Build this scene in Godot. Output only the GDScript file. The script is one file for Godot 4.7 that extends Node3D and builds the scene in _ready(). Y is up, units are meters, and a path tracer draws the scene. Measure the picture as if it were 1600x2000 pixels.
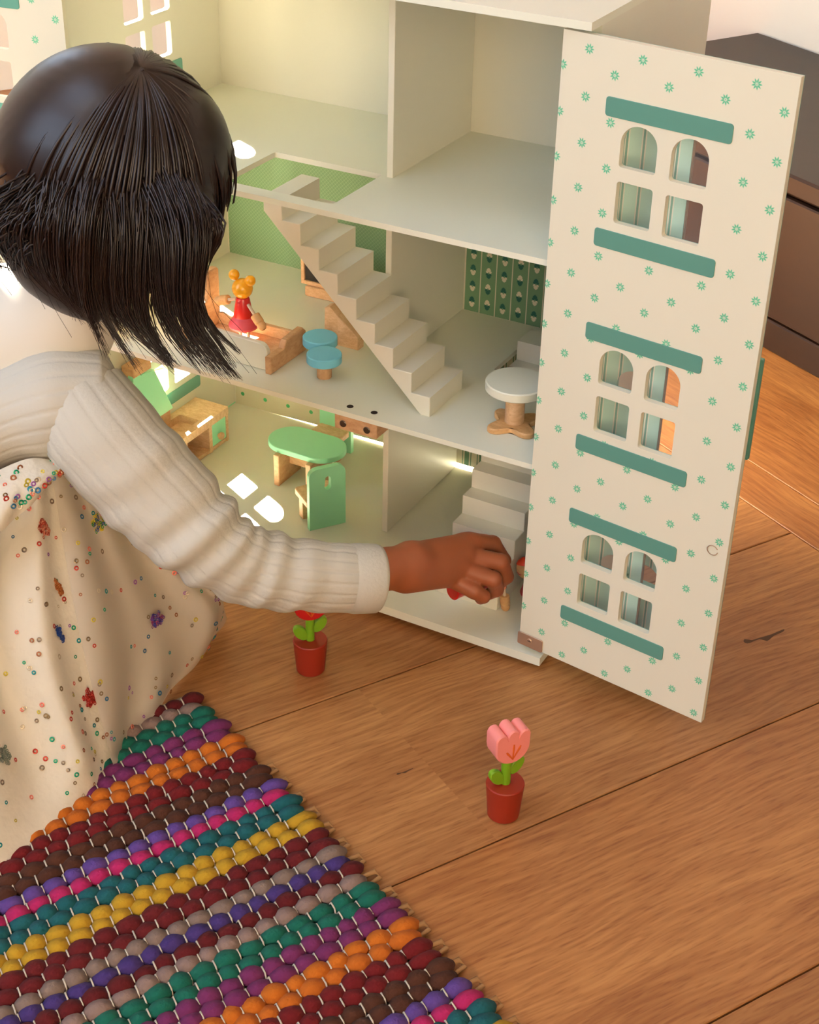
extends Node3D
# A child's dollhouse on an oak floor, a girl reaching into it. World axes follow the dollhouse: x along its open front, y up, z towards the room.

const FLOOR := -0.016
const DEPTH := 0.2653
const LEFT := -0.5064
const STOREY := 0.185
const ROOM_TURN := -PI / 6          # the room and its oak boards lie 30 degrees off the dollhouse

var M := {}
var counts := {}
var rng := RandomNumberGenerator.new()

func V(x, y, z) -> Vector3:
	return Vector3(x, y, z)

# ------------------------------------------------------------------ mesh helpers
func mb() -> SurfaceTool:
	var st := SurfaceTool.new()
	st.begin(Mesh.PRIMITIVE_TRIANGLES)
	st.set_smooth_group(-1)
	return st

func tri(st, a, b, c):
	st.add_vertex(a); st.add_vertex(c); st.add_vertex(b)

func quad(st, a, b, c, d):
	tri(st, a, b, c); tri(st, a, c, d)

func done(st) -> ArrayMesh:
	st.generate_normals()
	return st.commit()

func numbered(called) -> String:
	var n = counts.get(called, 0)
	counts[called] = n + 1
	return called if n == 0 else "%s_%03d" % [called, n]

func obj(called, st, m, parent = null, xf = Transform3D.IDENTITY) -> MeshInstance3D:
	var o := MeshInstance3D.new()
	o.mesh = st if st is Mesh else done(st)
	o.material_override = m
	o.transform = xf
	if parent == null:
		o.name = numbered(called)
		add_child(o, true)
	else:
		o.name = called
		var k := 0
		while parent.has_node(NodePath(o.name)):
			k += 1
			o.name = "%s_%03d" % [called, k]
		parent.add_child(o, true)
	return o

func thing(called, label, category, at = Vector3.ZERO, turn = 0.0, group = "") -> Node3D:
	var o := Node3D.new()
	o.name = numbered(called)
	add_child(o, true)
	o.position = at
	o.rotation.y = turn
	tag(o, label, category, group)
	return o

func tag(o, label, category, group = ""):
	o.set_meta("label", label)
	o.set_meta("category", category)
	if group != "":
		o.set_meta("group", group)

func box(st, lo: Vector3, hi: Vector3, b := 0.0006, xf := Transform3D.IDENTITY):
	var c := (lo + hi) / 2.0
	var h := (hi - lo) / 2.0
	b = minf(b, minf(h.x, minf(h.y, h.z)) * 0.45)
	st.set_smooth_group(-1)
	for ax in 3:
		var u := (ax + 1) % 3
		var v := (ax + 2) % 3
		for s in [-1.0, 1.0]:
			var p := []
			for k in [[-1, -1], [1, -1], [1, 1], [-1, 1]]:
				var e := Vector3.ZERO
				e[ax] = s * h[ax]
				e[u] = k[0] * (h[u] - b)
				e[v] = k[1] * (h[v] - b)
				p.append(xf * (c + e))
			if s > 0: quad(st, p[0], p[1], p[2], p[3])
			else: quad(st, p[3], p[2], p[1], p[0])
	for ax in 3:                                   # chamfers along axis ax
		var u := (ax + 1) % 3
		var v := (ax + 2) % 3
		for su in [-1.0, 1.0]:
			for sv in [-1.0, 1.0]:
				var p := []
				for k in [[-1, 0], [1, 0], [1, 1], [-1, 1]]:
					var e := Vector3.ZERO
					e[ax] = k[0] * (h[ax] - b)
					e[u] = su * (h[u] - (b if k[1] == 1 else 0.0))
					e[v] = sv * (h[v] - (0.0 if k[1] == 1 else b))
					p.append(xf * (c + e))
				if su * sv < 0: quad(st, p[0], p[1], p[2], p[3])
				else: quad(st, p[3], p[2], p[1], p[0])
	for sx in [-1.0, 1.0]:
		for sy in [-1.0, 1.0]:
			for sz in [-1.0, 1.0]:
				var s := Vector3(sx, sy, sz)
				var a = xf * (c + s * (h - Vector3(0, b, b)))
				var bb = xf * (c + s * (h - Vector3(b, 0, b)))
				var d = xf * (c + s * (h - Vector3(b, b, 0)))
				if sx * sy * sz > 0: tri(st, a, bb, d)
				else: tri(st, a, d, bb)

func area2(p: PackedVector2Array) -> float:
	var s := 0.0
	for i in p.size():
		s += p[i].cross(p[(i + 1) % p.size()])
	return s

func inset(p: PackedVector2Array, d: float) -> PackedVector2Array:
	var out := PackedVector2Array()
	var n := p.size()
	for i in n:
		var e0 := (p[i] - p[(i + n - 1) % n]).normalized()
		var e1 := (p[(i + 1) % n] - p[i]).normalized()
		var n0 := Vector2(-e0.y, e0.x)
		var n1 := Vector2(-e1.y, e1.x)
		var m := (n0 + n1).normalized()
		out.append(p[i] + m * d / maxf(0.4, m.dot(n0)))
	return out

# poly in the xy plane, drawn out along z from z0 to z1, edges rounded off by b
func prism(st, poly, z0: float, z1: float, b := 0.0006, xf := Transform3D.IDENTITY, smooth := false):
	var p := PackedVector2Array(poly)
	if area2(p) < 0: p.reverse()
	var q := inset(p, b)
	var n := p.size()
	var idx := Geometry2D.triangulate_polygon(q)
	st.set_smooth_group(-1)
	for k in range(0, idx.size(), 3):
		var a := q[idx[k]]; var c := q[idx[k + 1]]; var d := q[idx[k + 2]]
		if (c - a).cross(d - a) < 0:
			var t := c; c = d; d = t
		tri(st, xf * V(a.x, a.y, z1), xf * V(c.x, c.y, z1), xf * V(d.x, d.y, z1))
		tri(st, xf * V(a.x, a.y, z0), xf * V(d.x, d.y, z0), xf * V(c.x, c.y, z0))
	for i in n:
		var j := (i + 1) % n
		if smooth: st.set_smooth_group(7)
		quad(st, xf * V(p[i].x, p[i].y, z0 + b), xf * V(p[j].x, p[j].y, z0 + b), xf * V(p[j].x, p[j].y, z1 - b), xf * V(p[i].x, p[i].y, z1 - b))
		st.set_smooth_group(-1)
		if b > 0:
			quad(st, xf * V(p[i].x, p[i].y, z1 - b), xf * V(p[j].x, p[j].y, z1 - b), xf * V(q[j].x, q[j].y, z1), xf * V(q[i].x, q[i].y, z1))
			quad(st, xf * V(q[i].x, q[i].y, z0), xf * V(q[j].x, q[j].y, z0), xf * V(p[j].x, p[j].y, z0 + b), xf * V(p[i].x, p[i].y, z0 + b))

# profile: Vector2(radius, height) from the bottom to the top
func lathe(st, prof: Array, xf := Transform3D.IDENTITY, seg := 28):
	var group := 2
	for i in prof.size() - 1:
		if i > 0:
			var a: Vector2 = (prof[i] - prof[i - 1]).normalized()
			var c: Vector2 = (prof[i + 1] - prof[i]).normalized()
			if a.dot(c) < 0.85: group += 1
		st.set_smooth_group(group)
		for k in seg:
			var t0 := TAU * k / seg
			var t1 := TAU * (k + 1) / seg
			var p0: Vector2 = prof[i]; var p1: Vector2 = prof[i + 1]
			var a0 = xf * V(p0.x * cos(t0), p0.y, -p0.x * sin(t0))
			var a1 = xf * V(p0.x * cos(t1), p0.y, -p0.x * sin(t1))
			var b0 = xf * V(p1.x * cos(t0), p1.y, -p1.x * sin(t0))
			var b1 = xf * V(p1.x * cos(t1), p1.y, -p1.x * sin(t1))
			if p0.x > 1e-7: tri(st, a0, a1, b1)
			if p1.x > 1e-7: tri(st, a0, b1, b0)
	st.set_smooth_group(-1)

func ball(st, at: Vector3, r: float, sy := 1.0, seg := 20):
	var prof := []
	for k in 13:
		var t := -PI / 2 + PI * k / 12.0
		prof.append(Vector2(maxf(0.0, r * cos(t)) if k > 0 and k < 12 else 0.0, r * sy * sin(t)))
	lathe(st, prof, Transform3D(Basis.IDENTITY, at), seg)

# a frame whose y axis runs from a to b
func along(a: Vector3, b: Vector3) -> Transform3D:
	var y := (b - a).normalized()
	var x := y.cross(Vector3.UP if absf(y.y) < 0.9 else Vector3.RIGHT).normalized()
	return Transform3D(Basis(x, y, x.cross(y)), a)

# round bar through points with radii; shape(i, angle) may add to the radius
func tube(st, pts: Array, rad: Array, seg := 8, caps := true, group := 3):
	var n := pts.size()
	var t0: Vector3 = (pts[1] - pts[0]).normalized()
	var x: Vector3 = t0.cross(Vector3.UP if absf(t0.y) < 0.9 else Vector3.RIGHT).normalized()
	var rings := []
	for i in n:
		var t: Vector3 = (pts[mini(i + 1, n - 1)] - pts[maxi(i - 1, 0)]).normalized()
		x = (x - t * x.dot(t)).normalized()
		var y := t.cross(x)
		var ring := PackedVector3Array()
		for k in seg:
			var a := TAU * k / seg
			ring.append(pts[i] + (x * cos(a) + y * sin(a)) * rad[i])
		rings.append(ring)
	st.set_smooth_group(group)
	for i in n - 1:
		for k in seg:
			var j := (k + 1) % seg
			quad(st, rings[i][k], rings[i][j], rings[i + 1][j], rings[i + 1][k])
	if caps:
		st.set_smooth_group(-1)
		for k in seg:
			var j := (k + 1) % seg
			tri(st, pts[0], rings[0][j], rings[0][k])
			tri(st, pts[n - 1], rings[n - 1][k], rings[n - 1][j])
	st.set_smooth_group(-1)

func spline(p: Array, t: float):                     # Catmull-Rom through values, t from 0 to size - 1
	var i := clampi(int(floor(t)), 0, p.size() - 2)
	var f := t - i
	var a = p[maxi(i - 1, 0)]; var b = p[i]; var c = p[i + 1]; var d = p[mini(i + 2, p.size() - 1)]
	return 0.5 * (2.0 * b + (c - a) * f + (2.0 * a - 5.0 * b + 4.0 * c - d) * f * f + (3.0 * b - a - 3.0 * c + d) * f * f * f)

# pane openings as outlines inside their box: [x0, x1, y0, y1, arched]
func hole_outline(h) -> PackedVector2Array:
	var o := PackedVector2Array()
	var x0: float = h[0]; var x1: float = h[1]; var y0: float = h[2]; var y1: float = h[3]
	var r := 0.0024
	for k in 5: o.append(Vector2(x0 + r, y0 + r) + r * Vector2.from_angle(PI + PI / 2 * k / 4.0))
	for k in 5: o.append(Vector2(x1 - r, y0 + r) + r * Vector2.from_angle(-PI / 2 + PI / 2 * k / 4.0))
	if h[4]:
		var w := (x1 - x0) / 2.0
		for k in 19:
			var a := PI * k / 18.0
			o.append(Vector2((x0 + x1) / 2.0 + w * cos(a), y1 - w * 0.95 + w * 0.95 * sin(a)))
	else:
		for k in 5: o.append(Vector2(x1 - r, y1 - r) + r * Vector2.from_angle(PI / 2 * k / 4.0))
		for k in 5: o.append(Vector2(x0 + r, y1 - r) + r * Vector2.from_angle(PI / 2 + PI / 2 * k / 4.0))
	return o

# an upright board with pane openings; uv runs 0..1 over (uw, uh)
func board(st, x0, x1, y0, y1, holes, z0, z1, uw, uh, front_uv := true):
	var xs := [x0, x1]; var ys := [y0, y1]
	for h in holes:
		for k in [0, 1]:
			if not xs.has(h[k]): xs.append(h[k])
			if not ys.has(h[k + 2]): ys.append(h[k + 2])
	xs.sort(); ys.sort()
	var put := func(p: Vector2, z: float):
		st.set_uv(Vector2(p.x / uw, 1.0 - p.y / uh))
		st.add_vertex(V(p.x, p.y, z))
	var face := func(a: Vector2, b: Vector2, c: Vector2):
		if absf((b - a).cross(c - a)) < 1e-10: return
		if (b - a).cross(c - a) < 0:
			var t := b; b = c; c = t
		put.call(a, z1); put.call(c, z1); put.call(b, z1)
		put.call(a, z0); put.call(b, z0); put.call(c, z0)
	for i in xs.size() - 1:
		for j in ys.size() - 1:
			var mid := Vector2((xs[i] + xs[i + 1]) / 2.0, (ys[j] + ys[j + 1]) / 2.0)
			var inside := false
			for h in holes:
				if mid.x > h[0] and mid.x < h[1] and mid.y > h[2] and mid.y < h[3]: inside = true
			if inside: continue
			face.call(Vector2(xs[i], ys[j]), Vector2(xs[i + 1], ys[j]), Vector2(xs[i + 1], ys[j + 1]))
			face.call(Vector2(xs[i], ys[j]), Vector2(xs[i + 1], ys[j + 1]), Vector2(xs[i], ys[j + 1]))
	var wall := func(a: Vector2, b: Vector2):             # side wall seen from the right of a -> b
		st.set_uv(Vector2(0.004, 0.004))
		quad(st, V(a.x, a.y, z1), V(a.x, a.y, z0), V(b.x, b.y, z0), V(b.x, b.y, z1))
	for h in holes:
		var o := hole_outline(h)
		var c := Vector2((h[0] + h[1]) / 2.0, (h[2] + h[3]) / 2.0)
		if h[4]: c.y = h[3] - (h[1] - h[0]) / 2.0 * 0.95
		for k in o.size():
			var a := o[k]; var b := o[(k + 1) % o.size()]
			var m := (a + b) / 2.0
			face.call(Vector2(h[0] if m.x < c.x else h[1], h[2] if m.y < c.y else h[3]), a, b)
			wall.call(b, a)
	wall.call(Vector2(x0, y0), Vector2(x1, y0)); wall.call(Vector2(x1, y0), Vector2(x1, y1))
	wall.call(Vector2(x1, y1), Vector2(x0, y1)); wall.call(Vector2(x0, y1), Vector2(x0, y0))

# a plain card with uv in metres over `tile`
func sheet(st, a: Vector3, b: Vector3, c: Vector3, d: Vector3, tile: float, thick := 0.0003):
	var n := (b - a).cross(d - a).normalized() * thick
	var w := a.distance_to(b) / tile
	var h := a.distance_to(d) / tile
	var uv := [Vector2(0, 0), Vector2(w, 0), Vector2(w, -h), Vector2(0, -h)]
	var p := [a, b, c, d]
	for k in [0, 2, 1, 0, 3, 2]:
		st.set_uv(uv[k]); st.add_vertex(p[k] + n)
	for k in [0, 1, 2, 0, 2, 3]:
		st.set_uv(uv[k]); st.add_vertex(p[k])
	for k in 4:
		var j := (k + 1) % 4
		st.set_uv(uv[k])
		quad(st, p[k], p[j], p[j] + n, p[k] + n)

# ------------------------------------------------------------------ smooth bodies: tapered capsules, soft minimum, surface nets
func body_mesh(st, prims: Array, cell: float):
	var lo := V(1e9, 1e9, 1e9); var hi := -lo
	for p in prims:
		for k in [0, 1]:
			var r: float = maxf(p[2], p[3]) + 3.0 * cell + p[4] * 0.5
			lo = lo.min(p[k] - V(r, r, r)); hi = hi.max(p[k] + V(r, r, r))
	var nx := int((hi.x - lo.x) / cell) + 2
	var ny := int((hi.y - lo.y) / cell) + 2
	var nz := int((hi.z - lo.z) / cell) + 2
	var f := PackedFloat32Array()
	f.resize(nx * ny * nz)
	f.fill(1.0)
	for p in prims:
		var a: Vector3 = p[0]; var ba: Vector3 = p[1] - p[0]
		var ra: float = p[2]; var dr: float = p[3] - p[2]; var k: float = p[4]
		var l2 := maxf(ba.length_squared(), 1e-12)
		var reach := maxf(p[2], p[3]) + k + 2.0 * cell
		var s := ((p[0] as Vector3).min(p[1]) - V(reach, reach, reach) - lo) / cell
		var e := ((p[0] as Vector3).max(p[1]) + V(reach, reach, reach) - lo) / cell
		for z in range(maxi(0, int(s.z)), mini(nz, int(e.z) + 1)):
			for y in range(maxi(0, int(s.y)), mini(ny, int(e.y) + 1)):
				var row := (z * ny + y) * nx
				for x in range(maxi(0, int(s.x)), mini(nx, int(e.x) + 1)):
					var q := lo + V(x, y, z) * cell - a
					var t := clampf(q.dot(ba) / l2, 0.0, 1.0)
					var d := (q - ba * t).length() - ra - dr * t
					var o := f[row + x]
					if o - d >= k: f[row + x] = d
					elif d - o < k:
						var h := 0.5 + 0.5 * (o - d) / k
						f[row + x] = lerpf(o, d, h) - k * h * (1.0 - h)
	var ids := {}
	var verts := PackedVector3Array()
	var corner := [0, 1, nx, nx + 1, nx * ny, nx * ny + 1, nx * ny + nx, nx * ny + nx + 1]
	var offs := [V(0, 0, 0), V(1, 0, 0), V(0, 1, 0), V(1, 1, 0), V(0, 0, 1), V(1, 0, 1), V(0, 1, 1), V(1, 1, 1)]
	var edges := [[0, 1], [2, 3], [4, 5], [6, 7], [0, 2], [1, 3], [4, 6], [5, 7], [0, 4], [1, 5], [2, 6], [3, 7]]
	for z in nz - 1:
		for y in ny - 1:
			var row := (z * ny + y) * nx
			for x in nx - 1:
				var i := row + x
				var neg := 0
				if f[i] > 2.0 * cell: continue
				for c in corner:
					if f[i + c] < 0.0: neg += 1
				if neg == 0 or neg == 8: continue
				var sum := Vector3.ZERO
				var cnt := 0
				for e in edges:
					var d0 := f[i + corner[e[0]]]; var d1 := f[i + corner[e[1]]]
					if (d0 < 0.0) != (d1 < 0.0):
						sum += (offs[e[0]] as Vector3).lerp(offs[e[1]], d0 / (d0 - d1))
						cnt += 1
				ids[i] = verts.size()
				verts.append(lo + (V(x, y, z) + sum / cnt) * cell)
	st.set_smooth_group(5)
	var st3 := [1, nx, nx * ny]
	for i in ids:
		for ax in 3:
			var d0 := f[i]; var d1 := f[i + st3[ax]]
			if (d0 < 0.0) == (d1 < 0.0): continue
			var u: int = st3[(ax + 1) % 3]; var v: int = st3[(ax + 2) % 3]
			if not (ids.has(i - u) and ids.has(i - v) and ids.has(i - u - v)): continue
			var a := verts[ids[i]]; var b := verts[ids[i - u]]; var c := verts[ids[i - u - v]]; var d := verts[ids[i - v]]
			if d0 < 0.0: quad(st, a, b, c, d)
			else: quad(st, a, d, c, b)
	st.set_smooth_group(-1)

func chain(prims: Array, pts: Array, k: float):
	for i in pts.size() - 1:
		prims.append([pts[i][0], pts[i + 1][0], pts[i][1], pts[i + 1][1], k])

# ------------------------------------------------------------------ materials
func mat(c: Color, rough := 0.6, extra := {}) -> StandardMaterial3D:
	var m := StandardMaterial3D.new()
	m.albedo_color = c
	m.roughness = rough
	m.cull_mode = BaseMaterial3D.CULL_DISABLED
	for k in extra: m.set(k, extra[k])
	return m

func picture(w: int, h: int, data: PackedByteArray) -> ImageTexture:
	return ImageTexture.create_from_image(Image.create_from_data(w, h, false, Image.FORMAT_RGB8, data))

# long grain along the picture's width
func grain(w: int, h: int, seed: int, light: Color, dark: Color, streak: float, figure: float) -> ImageTexture:
	var n := FastNoiseLite.new()
	n.seed = seed
	n.noise_type = FastNoiseLite.TYPE_SIMPLEX_SMOOTH
	n.frequency = 1.0
	n.fractal_octaves = 2
	var d := PackedByteArray()
	d.resize(w * h * 3)
	var i := 0
	for y in h:
		for x in w:
			var u := float(x) / w; var v := float(y) / h
			var warp := n.get_noise_2d(u * 3.0, v * 2.5) * 0.5
			var a := n.get_noise_2d(u * 7.0 + 9.0, (v + warp * 0.08) * streak)
			var b := sin((v * 9.0 + warp * 6.0) * figure)
			var pore := n.get_noise_2d(u * 26.0, v * streak * 2.6 + 40.0)
			var t := clampf(0.42 + a * 0.42 + b * 0.14 + maxf(0.0, pore - 0.15) * 0.75 + warp * 0.35, 0.0, 1.0)
			var c := light.lerp(dark, t)
			d[i] = int(c.r * 255.0); d[i + 1] = int(c.g * 255.0); d[i + 2] = int(c.b * 255.0)
			i += 3
	return picture(w, h, d)

func noise_tex(seed: int, freq: float, size := 256, normal := false, bump := 4.0) -> NoiseTexture2D:
	var n := FastNoiseLite.new()
	n.seed = seed
	n.frequency = freq
	n.fractal_octaves = 4
	var t := NoiseTexture2D.new()
	t.noise = n
	t.width = size
	t.height = size
	t.seamless = true
	t.as_normal_map = normal
	t.bump_strength = bump
	return t

func blob(d: PackedByteArray, w: int, h: int, px: float, py: float, c: Color, reach: int, inside: Callable):
	for y in range(maxi(0, int(py) - reach), mini(h, int(py) + reach + 1)):
		for x in range(maxi(0, int(px) - reach), mini(w, int(px) + reach + 1)):
			var a: float = inside.call(x + 0.5 - px, y + 0.5 - py)
			if a <= 0.0: continue
			var i := (y * w + x) * 3
			d[i] = int(lerpf(d[i], c.r * 255.0, a)); d[i + 1] = int(lerpf(d[i + 1], c.g * 255.0, a)); d[i + 2] = int(lerpf(d[i + 2], c.b * 255.0, a))

func plain(w: int, h: int, c: Color) -> PackedByteArray:
	var d := PackedByteArray()
	d.resize(w * h * 3)
	for i in w * h:
		d[i * 3] = int(c.r * 255.0); d[i * 3 + 1] = int(c.g * 255.0); d[i * 3 + 2] = int(c.b * 255.0)
	return d

# the printed daisies of the door, 0.183 m by 0.56 m
func flower_print(paper: Color, ink: Color) -> ImageTexture:
	var w := 640; var h := 1958
	var s := w / 0.183
	var d := plain(w, h, paper)
	var petal := func(x: float, y: float) -> float:
		var r := Vector2(x, y).length() / s
		if r > 0.0042 or r < 0.0003: return 1.0 if r < 0.0005 else 0.0
		var a := atan2(y, x) * 9.0 / TAU
		var off := absf(a - roundf(a)) * TAU / 9.0 * r
		var t := clampf((r - 0.0009) / 0.0032, 0.0, 1.0)
		return clampf((0.00062 * sin(PI * pow(t, 0.8)) - off) * s + 0.4, 0.0, 1.0)
	for row in 34:
		for col in 6:
			var x := 0.0011 + 0.0434 * col if row % 2 == 0 else 0.0222 + 0.0434 * col
			var y := 0.0068 + 0.0342 * (row / 2) + (0.0147 if row % 2 == 1 else 0.0)
			var fy := fposmod(y + 0.0035, 0.1695 if y < 0.38 else 0.1729)
			if x > 0.05 and x < 0.135 and fy > 0.066 and fy < 0.1455: continue     # no daisies between the panes
			blob(d, w, h, x * s, h - y * s, ink, 17, petal)
	return picture(w, h, d)

func lattice_print() -> ImageTexture:
	var w := 64
	var d := plain(w, w, Color(0.46, 0.60, 0.45))
	for y in w:
		for x in w:
			var a := absf(fposmod(x + y, 64.0) - 32.0); var b := absf(fposmod(x - y, 64.0) - 32.0)
			var l := clampf(3.2 - minf(a, b), 0.0, 1.0) * 0.55
			var i := (y * w + x) * 3
			d[i] = int(lerpf(d[i], 190.0, l)); d[i + 1] = int(lerpf(d[i + 1], 215.0, l)); d[i + 2] = int(lerpf(d[i + 2], 175.0, l))
	return picture(w, w, d)

func heart_print() -> ImageTexture:                  # two columns wide, one period high: 0.0372 m square
	var w := 256
	var d := plain(w, w, Color(0.45, 0.61, 0.47))
	for x0 in [0, 128]:
		blob(d, w, w, x0 + 4, 128, Color(0.84, 0.82, 0.74), 140, func(x, _y): return clampf(4.5 - absf(x), 0.0, 1.0))
	var heart := func(flip: float) -> Callable:
		return func(x, y):
			var u: float = x / 21.0; var v: float = -y * flip / 21.0 + 0.12
			var t := u * u + v * v - 1.0
			return clampf((-t * t * t + u * u * v * v * v) * 9.0 + 0.1, 0.0, 1.0)
	var cream := Color(0.87, 0.84, 0.76)
	var deep := Color(0.14, 0.40, 0.36)
	for k in [[68, 28, 1], [196, 28, -1]]:
		for wrap in [-128, 0, 128, 256]:
			if k[2] == 1:
				blob(d, w, w, k[0], k[1] + wrap, deep, 30, heart.call(-1.0))
				blob(d, w, w, k[0], k[1] + wrap + 46, cream, 30, heart.call(1.0))
			else:
				blob(d, w, w, k[0], k[1] + wrap, cream, 30, heart.call(-1.0))
				blob(d, w, w, k[0], k[1] + wrap + 46, deep, 30, heart.call(1.0))
	return picture(w, w, d)

func dot_print() -> ImageTexture:
	var w := 128
	var d := plain(w, w, Color(0.83, 0.81, 0.70))
	blob(d, w, w, 40, 67, Color(0.28, 0.68, 0.42), 16, func(x, y): return clampf(10.5 - Vector2(x, y).length(), 0.0, 1.0))
	return picture(w, w, d)

func stripe_print() -> ImageTexture:
	var w := 128
	var d := plain(w, w, Color(0.80, 0.79, 0.70))
	for k in [[49, 4.5], [85, 20.0], [121, 4.5]]:
		blob(d, w, w, k[0], 64, Color(0.33, 0.50, 0.38), 70, func(x, _y): return clampf(k[1] - absf(x), 0.0, 1.0))
	return picture(w, w, d)

func planking_print() -> ImageTexture:                # boards drawn in white outline on teal, 0.016 m wide by 0.177 m high
	var w := 64; var h := 708
	var d := plain(w, h, Color(0.52, 0.70, 0.64))
	for y in h:
		for x in w:
			var e := minf(minf(x - 4.0, 59.0 - x), minf(y - 14.0, h - 50.0 - y))
			var i := (y * w + x) * 3
			if e >= 5.0:
				d[i] = 200; d[i + 1] = 234; d[i + 2] = 220
			elif e >= 0.0:
				d[i] = 240; d[i + 1] = 238; d[i + 2] = 224
	return picture(w, h, d)

func make_materials():
	M.white = mat(Color(0.88, 0.87, 0.80), 0.42)
	M.white_top = mat(Color(0.90, 0.905, 0.83), 0.38)
	M.wall_white = mat(Color(0.90, 0.89, 0.87), 0.9)
	M.wall_taupe = mat(Color(0.52, 0.48, 0.43), 0.9)
	M.teal = mat(Color(0.36, 0.58, 0.52), 0.4)
	M.green = mat(Color(0.60, 0.90, 0.72), 0.45)
	M.blue = mat(Color(0.47, 0.78, 0.88), 0.4)
	M.yellow = mat(Color(0.95, 0.66, 0.02), 0.25, {"clearcoat_enabled": true, "clearcoat": 0.6})
	M.red = mat(Color(0.78, 0.03, 0.04), 0.3, {"clearcoat_enabled": true, "clearcoat": 0.5})
	M.rose = mat(Color(0.78, 0.28, 0.34), 0.5)
	M.rope = mat(Color(0.80, 0.72, 0.62), 0.9)
	M.metal = mat(Color(0.74, 0.62, 0.52), 0.35, {"metallic": 0.6})
	M.magnet = mat(Color(0.50, 0.46, 0.42), 0.32, {"metallic": 1.0})
	M.black = mat(Color(0.05, 0.045, 0.04), 0.6)
	M.hole = mat(Color(0.16, 0.09, 0.05), 0.9)
	M.edge = mat(Color(0.62, 0.52, 0.43), 0.8)
	M.clear = mat(Color(1, 1, 1, 0.03), 0.02, {"metallic_specular": 0.15, "transparency": BaseMaterial3D.TRANSPARENCY_ALPHA})
	M.pot = mat(Color(0.60, 0.16, 0.07), 0.5)
	M.stem = mat(Color(0.47, 0.66, 0.10), 0.45)
	M.petal = mat(Color(0.95, 0.56, 0.53), 0.5)
	M.petal_red = mat(Color(0.78, 0.07, 0.08), 0.45)
	M.stamen = mat(Color(0.86, 0.38, 0.08), 0.6)
	M.skin = mat(Color(0.62, 0.345, 0.205), 0.5, {"subsurf_scatter_enabled": true, "subsurf_scatter_strength": 0.12})
	M.nail = mat(Color(0.80, 0.52, 0.40), 0.35)
	M.hair = mat(Color(0.135, 0.080, 0.058), 0.38)
	M.knit = mat(Color(0.775, 0.755, 0.70), 0.95, {"normal_enabled": true, "normal_texture": noise_tex(5, 0.06, 256, true, 5.0), "normal_scale": 0.25, "uv1_triplanar": true, "uv1_scale": V(18, 18, 18)})
	M.fleece = mat(Color(0.87, 0.84, 0.78), 1.0, {"backlight": Color(0.3, 0.26, 0.2)})
	M.tulle = mat(Color(0.86, 0.82, 0.74), 0.85, {"backlight": Color(0.35, 0.3, 0.24), "normal_enabled": true, "normal_texture": noise_tex(8, 0.03, 256, true, 6.0), "normal_scale": 0.35, "uv1_triplanar": true, "uv1_scale": V(9, 9, 9)})
	M.veil = mat(Color(0.84, 0.78, 0.70, 0.55), 0.9, {"transparency": BaseMaterial3D.TRANSPARENCY_ALPHA})
	M.sequin = mat(Color(1, 1, 1), 0.25, {"vertex_color_use_as_albedo": true, "metallic": 0.35})
	M.eye_white = mat(Color(0.9, 0.88, 0.85), 0.2)
	M.eye = mat(Color(0.09, 0.05, 0.03), 0.15)
	M.lip = mat(Color(0.66, 0.30, 0.25), 0.45)
	# printed papers
	M.flowers = mat(Color.WHITE, 0.42, {"albedo_texture": flower_print(Color(0.88, 0.865, 0.78), Color(0.36, 0.74, 0.56))})
	M.lattice = mat(Color.WHITE, 0.6, {"albedo_texture": lattice_print()})
	M.hearts = mat(Color.WHITE, 0.6, {"albedo_texture": heart_print()})
	M.dots = mat(Color.WHITE, 0.6, {"albedo_texture": dot_print()})
	M.stripes = mat(Color.WHITE, 0.6, {"albedo_texture": stripe_print()})
	M.planking = mat(Color.WHITE, 0.5, {"albedo_texture": planking_print()})
	# woods
	var beech := grain(384, 256, 11, Color(0.90, 0.76, 0.60), Color(0.78, 0.61, 0.44), 16.0, 1.0)
	M.beech = mat(Color(1, 1, 1), 0.55, {"albedo_texture": beech, "uv1_triplanar": true, "uv1_scale": V(14, 14, 14)})
	M.beech_dark = mat(Color(0.86, 0.72, 0.64), 0.55, {"albedo_texture": beech, "uv1_triplanar": true, "uv1_scale": V(14, 14, 14)})
	M.birch = mat(Color(1.0, 0.95, 0.84), 0.5, {"albedo_texture": beech, "uv1_triplanar": true, "uv1_scale": V(11, 11, 11)})
	M.cap_wood = mat(Color(0.94, 0.90, 0.86), 0.55, {"albedo_texture": beech, "uv1_triplanar": true, "uv1_scale": V(9, 9, 9)})
	M.walnut = mat(Color(0.17, 0.10, 0.06), 0.5, {"albedo_texture": beech, "uv1_triplanar": true, "uv1_scale": V(2, 2, 2)})
	for k in 3:
		var oak := grain(1024, 512, 21 + k, Color(0.74, 0.53, 0.315), Color(0.545, 0.335, 0.17), 44.0, 0.5)
		M["oak%d" % k] = mat([Color(1, 1, 1), Color(0.93, 0.90, 0.86), Color(1.0, 0.97, 0.93)][k], 0.48, {"albedo_texture": oak})
	M.knot = mat(Color(0.34, 0.22, 0.13), 0.7)
	M.joint = mat(Color(0.20, 0.11, 0.05), 0.9)

# ------------------------------------------------------------------ the room
func struct(called, st, m, parent = null) -> MeshInstance3D:
	var o := obj(called, st, m, parent)
	if parent == null:
		o.rotation.y = ROOM_TURN
		o.set_meta("kind", "structure")
	return o

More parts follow.
